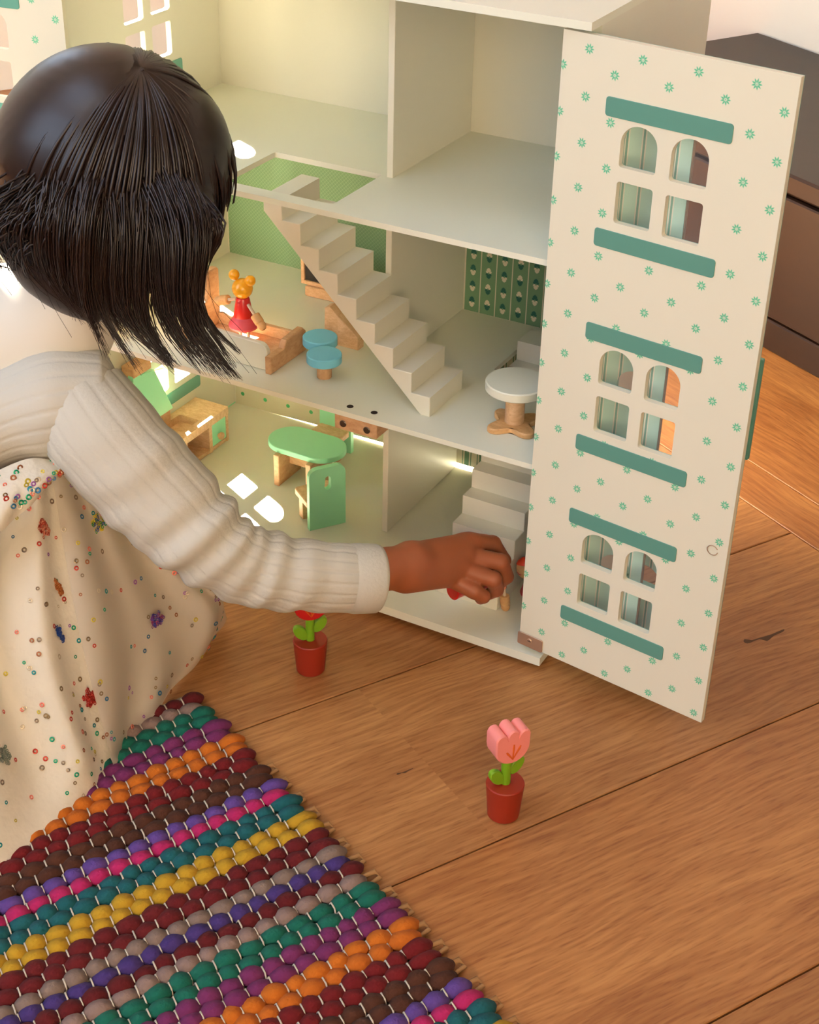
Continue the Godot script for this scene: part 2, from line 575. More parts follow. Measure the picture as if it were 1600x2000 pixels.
func plank(x0, x1, z0, z1, lengthwise_x: bool, off: Vector2) -> SurfaceTool:
	var st := mb()
	var e := 0.0007
	var y1 := FLOOR
	var y0 := FLOOR - 0.004
	var put := func(p: Vector3):
		var l := p.x if lengthwise_x else p.z
		var w := p.z if lengthwise_x else p.x
		st.set_uv(Vector2(l / 0.75 + off.x, w / 0.26 + off.y))
		st.add_vertex(p)
	var face := func(a, b, c, d):
		for p in [a, c, b, a, d, c]: put.call(p)
	var t := [V(x0 + e, y1, z1 - e), V(x1 - e, y1, z1 - e), V(x1 - e, y1, z0 + e), V(x0 + e, y1, z0 + e)]
	var m := [V(x0, y1 - e, z1), V(x1, y1 - e, z1), V(x1, y1 - e, z0), V(x0, y1 - e, z0)]
	var b := [V(x0, y0, z1), V(x1, y0, z1), V(x1, y0, z0), V(x0, y0, z0)]
	face.call(t[0], t[1], t[2], t[3])
	for k in 4:
		var j := (k + 1) % 4
		face.call(m[k], m[j], t[j], t[k])
		face.call(b[k], b[j], m[j], m[k])
	return st

func make_room():
	var st := mb()
	box(st, V(-2.05, FLOOR - 0.1, -1.2), V(1.85, FLOOR - 0.0035, 2.15), 0.001)
	var floor_o := struct("floor", st, M.joint)
	floor_o.set_meta("label", "warm oak floor of wide boards under the dollhouse and the child")
	var r := RandomNumberGenerator.new()
	r.seed = 7
	var g := 0.0008
	var k := 0
	# boards that run away from the camera, 0.22 m wide, up to the frieze strip (local z = -w)
	for i in range(-9, 9):
		var x0: float = maxf(-1.9, -0.062 + 0.22 * i)
		var x1: float = minf(1.7, -0.062 + 0.22 * (i + 1))
		if x1 - x0 < 0.01: continue
		var z := -0.365
		var first := true
		while z < 2.0:
			var len := r.randf_range(0.8, 1.4)
			if first and i in [-1, 0, 1]: len = 1.5
			first = false
			var ze := minf(2.0, z + len)
			obj("plank", plank(x0 + g, x1 - g, z + g, ze - g, false, Vector2(r.randf(), r.randf())), M["oak%d" % (k % 3)], floor_o)
			k += 1
			z = ze
	for row in [[-0.428, -0.365], [-0.65, -0.428], [-0.87, -0.65], [-1.05, -0.87]]:
		var x := -1.9
		while x < 1.7:
			var xe := minf(1.7, x + r.randf_range(0.9, 1.5))
			obj("plank", plank(x + g, xe - g, row[0] + g, row[1] - g, true, Vector2(r.randf(), r.randf())), M["oak%d" % (k % 3)], floor_o)
			k += 1
			x = xe
	for kn in [[V(0.1625, 0, -0.1560), 0.022, 0.0030, 1.047], [V(-0.0400, 0, 0.1765), 0.0075, 0.0008, 1.1]]:
		var o2 := PackedVector2Array()
		for j in 24:
			var a := TAU * j / 24.0
			var w: float = kn[2] * (1.0 + 0.5 * sin(a * 3.0 + 1.0))
			o2.append(Vector2(kn[1] * cos(a) + 0.2 * kn[1] * sin(2.0 * a), w * sin(a) + (w * 1.2 if cos(a) < -0.5 else 0.0)))
		st = mb()
		prism(st, o2, 0.0, 0.00012, 0.0, Transform3D(Basis(Vector3.UP, -ROOM_TURN) , Vector3.ZERO) * Transform3D(Basis(Vector3.UP, kn[3]), kn[0] + V(0, FLOOR, 0)) * upright())
		obj("knot", st, M.knot, floor_o)
	st = mb()
	box(st, V(-2.05, FLOOR - 0.05, -1.2), V(1.85, 2.3, -1.05), 0.001)
	struct("wall_back", st, M.wall_white)
	st = mb()
	box(st, V(1.7, FLOOR - 0.05, -1.05), V(1.85, 2.3, 2.0), 0.001)
	struct("wall_right", st, M.wall_taupe)
	st = mb()                                        # the sunny window: w from -0.5 to 0.15
	for b in [[FLOOR - 0.05, 0.5, -1.05, 2.0], [1.64, 2.3, -1.05, 2.0], [0.5, 1.64, -1.05, SUN_WIN[0]], [0.5, 1.64, SUN_WIN[1], 2.0]]:
		box(st, V(-2.05, b[0], b[2]), V(-1.9, b[1], b[3]), 0.0)
	struct("wall_left", st, M.wall_white)
	st = mb()
	for b in [[FLOOR - 0.05, 0.75, -1.9, 1.7], [2.2, 2.3, -1.9, 1.7], [0.75, 2.2, -1.9, FRONT_WIN[0]], [0.75, 2.2, FRONT_WIN[1], 1.7]]:
		box(st, V(b[2], b[0], 2.0), V(b[3], b[1], 2.15), 0.0)
	struct("wall_front", st, M.wall_taupe)
	st = mb()
	for b in [[-2.05, 1.85, -1.2, SKYLIGHT[2]], [-2.05, 1.85, SKYLIGHT[3], 2.15], [-2.05, SKYLIGHT[0], SKYLIGHT[2], SKYLIGHT[3]], [SKYLIGHT[1], 1.85, SKYLIGHT[2], SKYLIGHT[3]]]:
		box(st, V(b[0], 2.3, b[2]), V(b[1], 2.4, b[3]), 0.0)
	struct("ceiling", st, M.wall_white)
	st = mb()
	for b in [[V(-1.95, 0.47, SUN_WIN[0] - 0.03), V(-1.88, 0.5, SUN_WIN[1] + 0.03)], [V(-1.93, 0.5, SUN_WIN[0]), V(-1.89, 1.64, SUN_WIN[0] + 0.025)], [V(-1.93, 0.5, SUN_WIN[1] - 0.025), V(-1.89, 1.64, SUN_WIN[1])], [V(-1.96, 0.5, 0.30), V(-1.89, 1.64, 0.42)]]:
		box(st, b[0], b[1], 0.003)
	struct("window_1", st, M.wall_white)
	st = mb()
	for b in [[V(FRONT_WIN[0] - 0.03, 0.72, 1.98), V(FRONT_WIN[1] + 0.03, 0.75, 2.05)], [V(FRONT_WIN[0], 0.75, 1.99), V(FRONT_WIN[0] + 0.03, 2.2, 2.03)], [V(FRONT_WIN[1] - 0.03, 0.75, 1.99), V(FRONT_WIN[1], 2.2, 2.03)]]:
		box(st, b[0], b[1], 0.003)
	struct("window_2", st, M.wall_white)
	# low dark sideboard against the back wall
	var s := thing("sideboard", "long low dark brown wooden sideboard standing behind the dollhouse", "sideboard")
	s.rotation.y = ROOM_TURN
	st = mb()
	box(st, V(-0.9, FLOOR + 0.04, -1.04), V(1.65, 0.19, -0.655), 0.002)
	obj("carcass", st, M.walnut, s)
	st = mb()
	box(st, V(-0.88, FLOOR, -1.02), V(1.63, FLOOR + 0.04, -0.640), 0.002)
	obj("plinth", st, M.walnut, s)
	st = mb()
	box(st, V(-0.91, 0.19, -1.045), V(1.66, 0.215, -0.636), 0.003)
	obj("top", st, M.walnut, s)
	for i in 4:
		st = mb()
		box(st, V(-0.89 + 0.635 * i, FLOOR + 0.046, -0.646), V(-0.89 + 0.635 * i + 0.628, 0.186, -0.635), 0.002)
		obj("drawer", st, M.walnut, s)

# ------------------------------------------------------------------ the dollhouse
const PANES := [[0.0543, 0.0842, 0.0665, 0.0984, false], [0.0949, 0.1248, 0.0655, 0.0977, false], [0.0543, 0.0842, 0.1092, 0.1416, true], [0.0955, 0.1250, 0.1082, 0.1418, true]]

func panes_at(dx: float, dy: float) -> Array:
	var o := []
	for p in PANES: o.append([p[0] + dx, p[1] + dx, p[2] + dy, p[3] + dy, p[4]])
	return o

func bar(x0: float, x1: float, y0: float, y1: float, r := 0.0025) -> PackedVector2Array:
	var o := PackedVector2Array()
	for c in [[x1 - r, y0 + r, -PI / 2], [x1 - r, y1 - r, 0.0], [x0 + r, y1 - r, PI / 2], [x0 + r, y0 + r, PI]]:
		for k in 5: o.append(Vector2(c[0], c[1]) + r * Vector2.from_angle(c[2] + PI / 2 * k / 4.0))
	return o

func flat_board(h, x0, x1, z0, z1, y, th, hole = null):      # a floor, as a board lying down
	var st := mb()
	board(st, x0, x1, -z1, -z0, [] if hole == null else [hole], -th, 0.0, 1.0, 1.0)
	return obj("floor_panel", st, M.white_top, h, Transform3D(Basis(V(1, 0, 0), V(0, 0, -1), V(0, 1, 0)), V(0, y, 0)))

func magnet(parent, called, at: Vector3, r: float, m):
	var st := mb()
	lathe(st, [Vector2(0, 0), Vector2(r, 0), Vector2(r, 0.0005), Vector2(r - 0.0004, 0.0009), Vector2(0, 0.0009)], Transform3D(Basis(V(1, 0, 0), V(0, 0, 1), V(0, -1, 0)), at))
	return obj(called, st, m, parent)

func make_house():
	var h := thing("dollhouse", "large white wooden dollhouse with open front and a flower-printed door swung aside", "dollhouse")
	var d := -DEPTH
	# floors
	flat_board(h, LEFT - 0.006, 0.0, d - 0.01, 0.0, 0.0, 0.0087)
	flat_board(h, LEFT, -0.0061, d, -0.0149, STOREY, 0.005, [-0.1335, -0.0615, 0.158, 0.240, false])
	flat_board(h, LEFT, -0.0061, d, -0.0149, 0.3700, 0.005, [-0.345, -0.232, 0.03, 0.116, false])
	flat_board(h, LEFT - 0.006, 0.0, d - 0.01, 0.0, 0.56, 0.006)
	for p in [[-0.49, -0.03], [-0.02, -0.03], [-0.49, -0.25], [-0.02, -0.25]]:
		var st := mb()
		lathe(st, [Vector2(0, FLOOR), Vector2(0.008, FLOOR), Vector2(0.009, -0.0087), Vector2(0, -0.0087)], Transform3D(Basis.IDENTITY, V(p[0], 0, p[1])), 16)
		obj("foot", st, M.hole, h)
	# left wall with its windows, and the teal bars above and below them
	var wl := Transform3D(Basis(V(0, 0, 1), V(0, 1, 0), V(-1, 0, 0)), V(LEFT, 0, d))
	var holes := []
	for dy in [0.0066, 0.1761, 0.3526]: holes += panes_at(0.0258, dy)
	var st := mb()
	board(st, 0.0, 0.2553, 0.0018, 0.554, holes, 0.0, 0.006, 1.0, 1.0)
	var wall := obj("side_panel", st, M.white, h, wl)
	st = mb()
	box(st, V(-0.0045, 0.0, 0.0), V(0.0, 0.0018, 0.2553), 0.0, Transform3D(Basis.IDENTITY, V(LEFT, 0, d)))
	obj("trim_strip", st, M.green, h)
	for dy in [0.0066, 0.1761, 0.3526]:
		for y in [0.0452, 0.1449]:
			st = mb()
			prism(st, bar(0.0656, 0.1660, y + dy, y + dy + 0.0143), -0.0008, 0.0, 0.0002)
			obj("window_band", st, M.teal, wall)
	# right wall
	st = mb()
	board(st, 0.0, 0.2453, 0.0, 0.554, [], 0.0, 0.006, 0.016, 0.177)
	obj("side_panel", st, M.white, h, Transform3D(Basis(V(0, 0, 1), V(0, 1, 0), V(-1, 0, 0)), V(0, 0, d)))
	# back board, its lower edge lifting off the floor towards the right, with the wallpapers on it
	st = mb()
	prism(st, [Vector2(LEFT - 0.004, 0.0), Vector2(-0.47, 0.0), Vector2(-0.24, 0.0050), Vector2(0.0, 0.0050), Vector2(0.0, 0.555), Vector2(LEFT - 0.004, 0.555)], d - 0.0014, d, 0.0)
	var back := obj("back_panel", st, M.white, h)
	var paper := func(x0, x1, y0, y1, tile, m, lift):
		var t := mb()
		sheet(t, V(x0, y0, d), V(x1, y0 + lift, d), V(x1, y1, d), V(x0, y1, d), tile)
		obj("wallpaper", t, m, back)
	paper.call(-0.505, -0.2262, 0.0, 0.1798, 0.0306, M.dots, 0.0050)
	paper.call(-0.2196, -0.0065, 0.0052, 0.1798, 0.0174, M.stripes, 0.0)
	paper.call(-0.505, -0.2262, 0.1854, 0.3640, 0.0042, M.lattice, 0.0)
	paper.call(-0.2197, -0.0065, 0.1854, 0.3640, 0.0344, M.hearts, 0.0)
	# dividing walls, half as deep as the house
	for y in [[0.0, 0.18], [STOREY, 0.3644], [0.3694, 0.554]]:
		st = mb()
		box(st, V(-0.2261, y[0] + 0.0003, d + 0.0006), V(-0.2200, y[1], -0.1125), 0.0004)
		obj("divider", st, M.white, h)
	# upper stair, rising to the left
	var prof := []
	var x := -0.1416
	var y := STOREY
	prof.append(Vector2(-0.1509, y))
	prof.append(Vector2(x, y))
	for k in 9:
		y += 0.0192
		prof.append(Vector2(x, y))
		x -= 0.0189
		prof.append(Vector2(x, y))
	prof.append(Vector2(x, y - 0.014))
	st = mb()
	prism(st, prof, -0.1085, -0.0445, 0.0005)
	obj("staircase", st, M.white, h)
	# lower stair, rising to the back and out through the floor above
	prof = [Vector2(0.235, 0.0), Vector2(0.0466, 0.0)]
	var fronts := [0.0466, 0.063, 0.079, 0.0985, 0.1165, 0.135, 0.1525, 0.170, 0.1875, 0.204, 0.235]
	for k in 10:
		prof.append(Vector2(fronts[k], 0.0197 * (k + 1)))
		prof.append(Vector2(fronts[k + 1], 0.0197 * (k + 1)))
	st = mb()
	prism(st, prof, -0.131, -0.0657, 0.0005, Transform3D(Basis(V(0, 0, -1), V(0, 1, 0), V(1, 0, 0)), Vector3.ZERO))
	obj("staircase", st, M.white, h)
	# block with two magnets under the upper floor's edge
	st = mb()
	box(st, V(-0.2226, 0.1652, -0.045), V(-0.1790, 0.1799, -0.0158), 0.0006)
	var blk := obj("magnet_block", st, M.cap_wood, h)
	magnet(blk, "magnet", V(-0.2138, 0.1717, -0.0159), 0.0034, M.magnet)
	magnet(blk, "magnet", V(-0.1892, 0.1719, -0.0159), 0.0034, M.magnet)
	for p in [[-0.2121, -0.0255], [-0.1878, -0.0265]]:
		st = mb()
		lathe(st, [Vector2(0.0031, 0.0001), Vector2(0.0030, 0.0004), Vector2(0.0016, 0.0002), Vector2(0.0, 0.0002)], Transform3D(Basis.IDENTITY, V(p[0], STOREY, p[1])), 20)
		obj("screw_hole", st, M.hole, h)
	make_door(h)
	# the matching leaf on the left, swung out the same way
	var holes_l := []
	for dy in [0.0, 0.1695, 0.346]: holes_l += panes_at(0.0, dy)
	st = mb()
	board(st, 0.0, 0.1827, 0.0, 0.545, holes_l, -0.0052, 0.0, 0.183, 0.56)
	var leaf := obj("door", st, M.flowers, h, Transform3D(Basis(Vector3.UP, 0.139), V(-0.4834, 0.0066, -0.0045) - V(cos(0.139), 0, -sin(0.139)) * 0.1827))
	for dy in [0.0, 0.1695, 0.346]:
		for yy in [0.0452, 0.1444]:
			st = mb()
			prism(st, bar(0.0396, 0.1402, yy + dy, yy + dy + 0.0143), 0.0, 0.0007, 0.0002)
			obj("window_band", st, M.teal, leaf)

func make_door(h):
	var door_xf := Transform3D(Basis(Vector3.UP, -0.139), V(-0.0230, 0.0066, -0.0045))
	var holes := []
	for dy in [0.0, 0.1695, 0.346]: holes += panes_at(0.0, dy)
	var st := mb()
	board(st, 0.0, 0.1827, 0.0, 0.545, holes, -0.0052, 0.0, 0.183, 0.56)
	var door := obj("door", st, M.flowers, h, door_xf)
	door.set_meta("label", "white door leaf printed with green daisies, standing open")
	st = mb()
	board(st, 0.0, 0.1827, 0.0, 0.545, holes, -0.0060, -0.0053, 0.016, 0.177)
	obj("outer_face", st, M.planking, door)
	for dy in [0.0, 0.1695, 0.346]:
		for y in [0.0452, 0.1444]:
			st = mb()
			prism(st, bar(0.0396, 0.1402, y + dy, y + dy + 0.0143), 0.0, 0.0007, 0.0002)
			obj("window_band", st, M.teal, door)
		for p in panes_at(0.0, dy):
			st = mb()
			box(st, V(p[0] - 0.003, p[2] - 0.003, -0.0070), V(p[1] + 0.003, p[3] + 0.003, -0.0064), 0.0)
			obj("pane", st, M.clear, door)
	st = mb()
	box(st, V(0.150, 0.252, -0.0115), V(0.1840, 0.3365, -0.0072), 0.0006)
	obj("outer_shutter", st, M.teal, door)
	st = mb()
	prism(st, bar(-0.0014, 0.0246, -0.0002, 0.0131, 0.0018), 0.0002, 0.0014, 0.0003)
	var hinge := obj("hinge", st, M.metal, door)
	magnet(hinge, "screw", V(0.0115, 0.0075, 0.0014), 0.0024, M.metal)
	st = mb()
	box(st, V(0.0098, 0.0072, 0.0023), V(0.0132, 0.0078, 0.0025), 0.0001)
	obj("screw_slot", st, M.hole, hinge)
	st = mb()
	var ring := []
	var rad := []
	for k in 29:
		var a := 0.5 + (TAU - 0.7) * k / 28.0
		ring.append(V(0.1702 + 0.0045 * cos(a), 0.1690 + 0.0042 * sin(a), 0.0006))
		rad.append(0.00035)
	tube(st, ring, rad, 6)
	obj("wire_ring", st, M.metal, door)
	# a teal wall leaf folded out behind the door
	var turn := 0.06
	var o := door_xf * V(0.065, 0.0, -0.042) - V(cos(turn), 0, -sin(turn)) * 0.065
	o.y = 0.0066
	var xf := Transform3D(Basis(Vector3.UP, turn), o)
	st = mb()
	board(st, 0.0300, 0.0895, FLOOR - 0.0066, 0.5, [[0.0515, 0.0785, 0.080, 0.0985, true], [0.0505, 0.0775, 0.252, 0.2755, true]], -0.005, 0.0, 0.0131, 0.177)
	var leaf := obj("wall_leaf", st, M.planking, h, xf)
	st = mb()
	box(st, V(0.0897, FLOOR - 0.0066, -0.005), V(0.0905, 0.5, 0.0), 0.0)
	obj("edge_strip", st, M.edge, leaf)
	o = door_xf * V(0.0, 0.0, -0.062)
	o.y = 0.0066
	st = mb()
	board(st, 0.066, 0.126, FLOOR - 0.0066, 0.15, [[0.072, 0.102, 0.069, 0.0885, true]], -0.005, 0.0, 0.0131, 0.177)
	obj("wall_leaf", st, M.planking, h, Transform3D(Basis(Vector3.UP, -0.175), o))

# ------------------------------------------------------------------ toys in the house
func stadium(hl: float, hw: float, seg := 14) -> PackedVector2Array:
	var o := PackedVector2Array()
	for s in [1.0, -1.0]:
		for k in seg + 1:
			var a := -PI / 2 + PI * k / seg + (0.0 if s > 0 else PI)
			o.append(Vector2(s * (hl - hw), 0) + hw * Vector2.from_angle(a))
	return o

func upright() -> Transform3D:                       # turns an xy outline drawn out along z into one that lies flat and rises along y
	return Transform3D(Basis(V(1, 0, 0), V(0, 0, -1), V(0, 1, 0)), Vector3.ZERO)

func make_chair(label) -> Node3D:
	var t := thing("toy_chair", label, "toy chair", Vector3.ZERO, 0.0, "green toy chairs at the oval table")
	var w := 0.0393
	var hh := 0.0692
	var st := mb()
	var left := [Vector2(0, 0), Vector2(w / 2, 0)]
	for k in 7: left.append(Vector2(0.0203, 0.0474) + 0.0039 * Vector2.from_angle(-PI / 2 - PI / 2 * k / 6.0))
	for k in 7: left.append(Vector2(0.0203, 0.0551) + 0.0039 * Vector2.from_angle(PI - PI / 2 * k / 6.0))
	left.append(Vector2(w / 2, hh))
	for k in 7: left.append(Vector2(0.009, hh - 0.009) + 0.009 * Vector2.from_angle(PI / 2 + PI / 2 * k / 6.0))
	left[2].x = w / 2; left[15].x = w / 2
	var right := []
	for p in left: right.append(Vector2(w - p.x + (0.0006 if p.x > 0.012 and p.x < 0.0195 else 0.0), p.y))
	prism(st, left, -0.006, 0.0, 0.0)
	prism(st, right, -0.006, 0.0, 0.0)
	obj("backrest", st, M.green, t)
	st = mb()
	prism(st, bar(0.0006, w - 0.0006, 0.0062, 0.042, 0.004), 0.0215, 0.0285, 0.0008, upright())
	obj("seat", st, M.beech, t)
	for x in [0.0018, w - 0.0088]:
		st = mb()
		box(st, V(x, 0.0, -0.032), V(x + 0.007, 0.0215, -0.0225), 0.0006)
		obj("leg", st, M.beech, t)
	return t

func make_stool(label, at) -> Node3D:
	var t := thing("toy_stool", label, "toy stool", at, 0.0, "blue mushroom stools")
	var st := mb()
	lathe(st, [Vector2(0, 0), Vector2(0.0066, 0), Vector2(0.0070, 0.0005), Vector2(0.0070, 0.0155), Vector2(0, 0.0155)])
	obj("post", st, M.cap_wood, t)
	st = mb()
	lathe(st, [Vector2(0, 0.0155), Vector2(0.0158, 0.0155), Vector2(0.0165, 0.0162), Vector2(0.0165, 0.0232), Vector2(0.0158, 0.024), Vector2(0, 0.024)], Transform3D.IDENTITY, 40)
	obj("seat", st, M.blue, t)
	return t

func bead_limb(t, a: Vector3, b: Vector3, m, part := "arm"):
	var l := a.distance_to(b)
	var d := (b - a) / l
	var st := mb()
	tube(st, [a, a.lerp(b, 0.5), b], [0.0016, 0.0016, 0.0016], 8)
	var arm := obj(part, st, M.rope, t)
	st = mb()
	var r := 0.0047
	lathe(st, [Vector2(0.0014, 0), Vector2(0.0040, 0), Vector2(r, 0.0006), Vector2(r, 0.0088), Vector2(0.0042, 0.0096), Vector2(0.0040, 0.0099), Vector2(0.0045, 0.0112), Vector2(0.0040, 0.0142), Vector2(0.0025, 0.0166), Vector2(0, 0.0174)], along(a + d * (l - 0.015), b), 16)
	obj("hand" if part == "arm" else "shoe", st, m, arm)

func make_toys():
	# ---- ground floor kitchen
	var t := thing("toy_table", "green oval-topped toy table on two beech slab legs in the lower room", "toy table")
	var st := mb()
	prism(st, stadium(0.0437, 0.0257, 20), 0.0368, 0.0430, 0.0006, Transform3D(Basis.IDENTITY, V(-0.3455, 0, -0.1638)) * upright(), true)
	obj("tabletop", st, M.green, t)
	for x in [-0.3680, -0.3290]:
		st = mb()
		box(st, V(x, 0.0, -0.1765), V(x + 0.0066, 0.0368, -0.1328), 0.0007)
		obj("leg", st, M.cap_wood, t)
	st = mb()
	box(st, V(-0.3614, 0.018, -0.160), V(-0.3290, 0.027, -0.1535), 0.0005)
	obj("stretcher", st, M.cap_wood, t)
	var c := make_chair("toy chair seen from behind, its green slotted backrest nearest the open front")
	c.position = V(-0.2881, 0, -0.0754)
	c.basis = Basis(V(0.5755, 0, -0.8178), V(0, 1, 0), V(0.8178, 0, 0.5755))
	var c2 = c.duplicate()
	c2.name = numbered("toy_chair")
	add_child(c2, true)
	c2.set_meta("label", "toy chair on the far side of the oval table, wooden seat facing the front")
	c2.position = V(-0.3320, 0, -0.2370)
	c2.basis = Basis(Vector3.UP, PI)

	t = thing("toy_kitchen_counter", "beech toy kitchen counter with a sunk basin, open niche and green door", "toy counter")
	var x1 := -0.463
	var x0 := -0.5060
	st = mb()                                        # carcass: uprights, shelf boards and back
	for b in [[-0.189, -0.185], [-0.1585, -0.153], [-0.1135, -0.1085], [-0.070, -0.066]]:
		box(st, V(x0, 0.0, b[0]), V(x1, 0.0330, b[1]), 0.0003)
	for b in [[0.0005, 0.0050]]:
		box(st, V(x0 + 0.0004, b[0], -0.1886), V(x1 - 0.0004, b[1], -0.0664), 0.0003)
	box(st, V(x0, 0.005, -0.185), V(x0 + 0.003, 0.033, -0.07), 0.0)
	obj("carcass", st, M.beech, t)
	st = mb()
	board(st, x0, x1 + 0.0004, 0.0655, 0.1893, [[-0.4975, -0.4722, 0.1170, 0.1482, false]], 0.0325, 0.0415, 1.0, 1.0)
	obj("worktop", st, M.beech, t, Transform3D(Basis(V(1, 0, 0), V(0, 0, -1), V(0, 1, 0)), Vector3.ZERO))
	st = mb()
	box(st, V(-0.5, 0.029, -0.1505), V(-0.4705, 0.0328, -0.115), 0.0)
	obj("basin_floor", st, M.beech, t)
	st = mb()
	box(st, V(x1 - 0.003, 0.0055, -0.1846), V(x1 - 0.0004, 0.0325, -0.1590), 0.0005)
	var dr := obj("door", st, M.green, t)
	st = mb()
	lathe(st, [Vector2(0, 0), Vector2(0.0022, 0), Vector2(0.0022, 0.002), Vector2(0.0042, 0.0026), Vector2(0.0042, 0.005), Vector2(0.0034, 0.0058), Vector2(0, 0.0060)], along(V(x1 - 0.0004, 0.0150, -0.1700), V(x1 + 0.01, 0.0150, -0.1700)), 18)
	obj("knob", st, M.cap_wood, dr)
	st = mb()
	box(st, V(x1 - 0.003, 0.0055, -0.1080), V(x1 - 0.0004, 0.0325, -0.0705), 0.0005)
	dr = obj("door", st, M.green, t)
	st = mb()
	lathe(st, [Vector2(0, 0), Vector2(0.0022, 0), Vector2(0.0022, 0.002), Vector2(0.0042, 0.0026), Vector2(0.0042, 0.005), Vector2(0.0034, 0.0058), Vector2(0, 0.0060)], along(V(x1 - 0.0004, 0.0285, -0.1010), V(x1 + 0.01, 0.0285, -0.1010)), 18)
	obj("knob", st, M.green, dr)
	st = mb()
	box(st, V(x0, 0.0415, -0.1300), V(-0.4955, 0.0600, -0.0680), 0.0006)
	obj("back_block", st, M.beech, t)
	st = mb()                                        # leaning hood board, drawn in (-z, y), facing the room
	prism(st, [Vector2(0.060, 0.0602), Vector2(0.1285, 0.0602), Vector2(0.1012, 0.1172), Vector2(0.066, 0.1240)], -0.4970, -0.4900, 0.0006, Transform3D(Basis(V(0, 0, -1), V(0, 1, 0), V(1, 0, 0)), Vector3.ZERO))
	obj("hood", st, M.green, t)
	st = mb()
	box(st, V(-0.5050, 0.1215, -0.0960), V(-0.4890, 0.1330, -0.0660), 0.0012)
	obj("hood_cap", st, M.cap_wood, t)

	# ---- upper rooms
	t = thing("toy_bed", "toy bed with a white rounded front rail between stepped wooden ends", "toy bed")
	var y := STOREY
	st = mb()
	var rail := [Vector2(-0.4045, y + 0.0003), Vector2(-0.3135, y + 0.0003), Vector2(-0.3135, 0.2000)]
	for k in 7: rail.append(Vector2(-0.3225, 0.2035) + Vector2(0.009, 0.0085) * Vector2.from_angle(PI / 2 * k / 6.0))
	rail.append(Vector2(-0.4045, 0.2140))
	prism(st, rail, -0.0520, -0.0460, 0.0007)
	obj("front_rail", st, M.white, t)
	var end := [Vector2(0.0412, y + 0.0002), Vector2(0.103, y + 0.0002), Vector2(0.103, 0.2060), Vector2(0.0975, 0.2110), Vector2(0.0690, 0.2095), Vector2(0.0640, 0.2026), Vector2(0.0412, 0.2026)]
	var side := Transform3D(Basis(V(0, 0, -1), V(0, 1, 0), V(1, 0, 0)), Vector3.ZERO)
	st = mb()
	prism(st, end, -0.3132, -0.3064, 0.0008, side)
	obj("end_board", st, M.cap_wood, t)
	st = mb()
	prism(st, [Vector2(0.0412, y + 0.0002), Vector2(0.103, y + 0.0002), Vector2(0.103, 0.2470), Vector2(0.100, 0.2500), Vector2(0.085, 0.2500), Vector2(0.082, 0.2230), Vector2(0.064, 0.2080), Vector2(0.0412, 0.2060)], -0.4115, -0.4047, 0.0008, side)
	obj("end_board", st, M.cap_wood, t)
	st = mb()
	box(st, V(-0.4046, 0.1875, -0.1030), V(-0.3133, 0.1915, -0.0522), 0.0005)
	obj("bed_base", st, M.beech, t)
	st = mb()
	box(st, V(-0.4046, 0.1916, -0.1030), V(-0.3133, 0.2030, -0.0985), 0.0006)
	obj("back_rail", st, M.beech, t)

	t = thing("peg_doll", "yellow-headed peg doll with two buns, red top and pink skirt in the toy bed", "doll")
	var dp := V(-0.3620, 0.0, -0.0800)
	var up := Transform3D(Basis.IDENTITY, dp)
	st = mb()
	lathe(st, [Vector2(0, 0.2030), Vector2(0.0085, 0.2034), Vector2(0.0138, 0.2058), Vector2(0.0146, 0.2080), Vector2(0.0132, 0.2115), Vector2(0.0105, 0.2155), Vector2(0.0094, 0.2172), Vector2(0, 0.2172)], up)
	obj("skirt", st, M.rose, t)
	st = mb()
	lathe(st, [Vector2(0, 0.2160), Vector2(0.0093, 0.2163), Vector2(0.0096, 0.2175), Vector2(0.0066, 0.2345), Vector2(0.0058, 0.2362), Vector2(0, 0.2362)], up)
	obj("top", st, M.red, t)
	st = mb()
	ball(st, dp + V(0, 0.2450, 0), 0.0100, 0.98)
	var head := obj("head", st, M.yellow, t)
	for e in [V(-0.0085, 0.2572, 0.0005), V(0.0092, 0.2548, 0.0)]:
		st = mb()
		ball(st, dp + e, 0.0052, 1.0, 16)
		obj("bun", st, M.yellow, head)
	bead_limb(t, dp + V(0.0070, 0.2310, 0.002), dp + V(0.0262, 0.2128, 0.006), M.birch)
	bead_limb(t, dp + V(-0.0075, 0.2325, 0), dp + V(-0.0310, 0.2250, -0.001), M.birch)
	for lx in [-0.004, 0.005]:
		st = mb()
		tube(st, [dp + V(lx, 0.204, 0), dp + V(lx, 0.1915, 0)], [0.0016, 0.0016], 8)
		obj("leg", st, M.rope, t)

	make_stool("blue mushroom stool nearer the dollhouse front, standing before its twin", V(-0.2625, y, -0.0640))
	make_stool("blue mushroom stool partly hidden behind the nearer blue stool", V(-0.2850, y, -0.0935))

	t = thing("toy_wedge_panel", "beech toy side panel with a sloping top between stools and stairs", "wooden panel")
	st = mb()
	prism(st, [Vector2(-0.3012, y + 0.0002), Vector2(-0.2634, y + 0.0002), Vector2(-0.2634, 0.1985), Vector2(-0.2950, 0.2236), Vector2(-0.3002, 0.2215)], -0.1390, -0.1270, 0.0006)
	obj("panel", st, M.beech, t)

	t = thing("toy_blackboard", "small toy blackboard in a beech frame by the green lattice wall", "blackboard")
	st = mb()
	for b in [[-0.3818, -0.3778, 0.1960, 0.2330], [-0.3238, -0.3198, 0.1960, 0.2330], [-0.3778, -0.3238, 0.1960, 0.2000], [-0.3778, -0.3238, 0.2290, 0.2330]]:
		box(st, V(b[0], b[2], -0.2205), V(b[1], b[3], -0.2140), 0.0005)
	obj("frame", st, M.beech, t)
	st = mb()
	box(st, V(-0.3780, 0.2000, -0.2195), V(-0.3236, 0.2290, -0.2165), 0.0003)
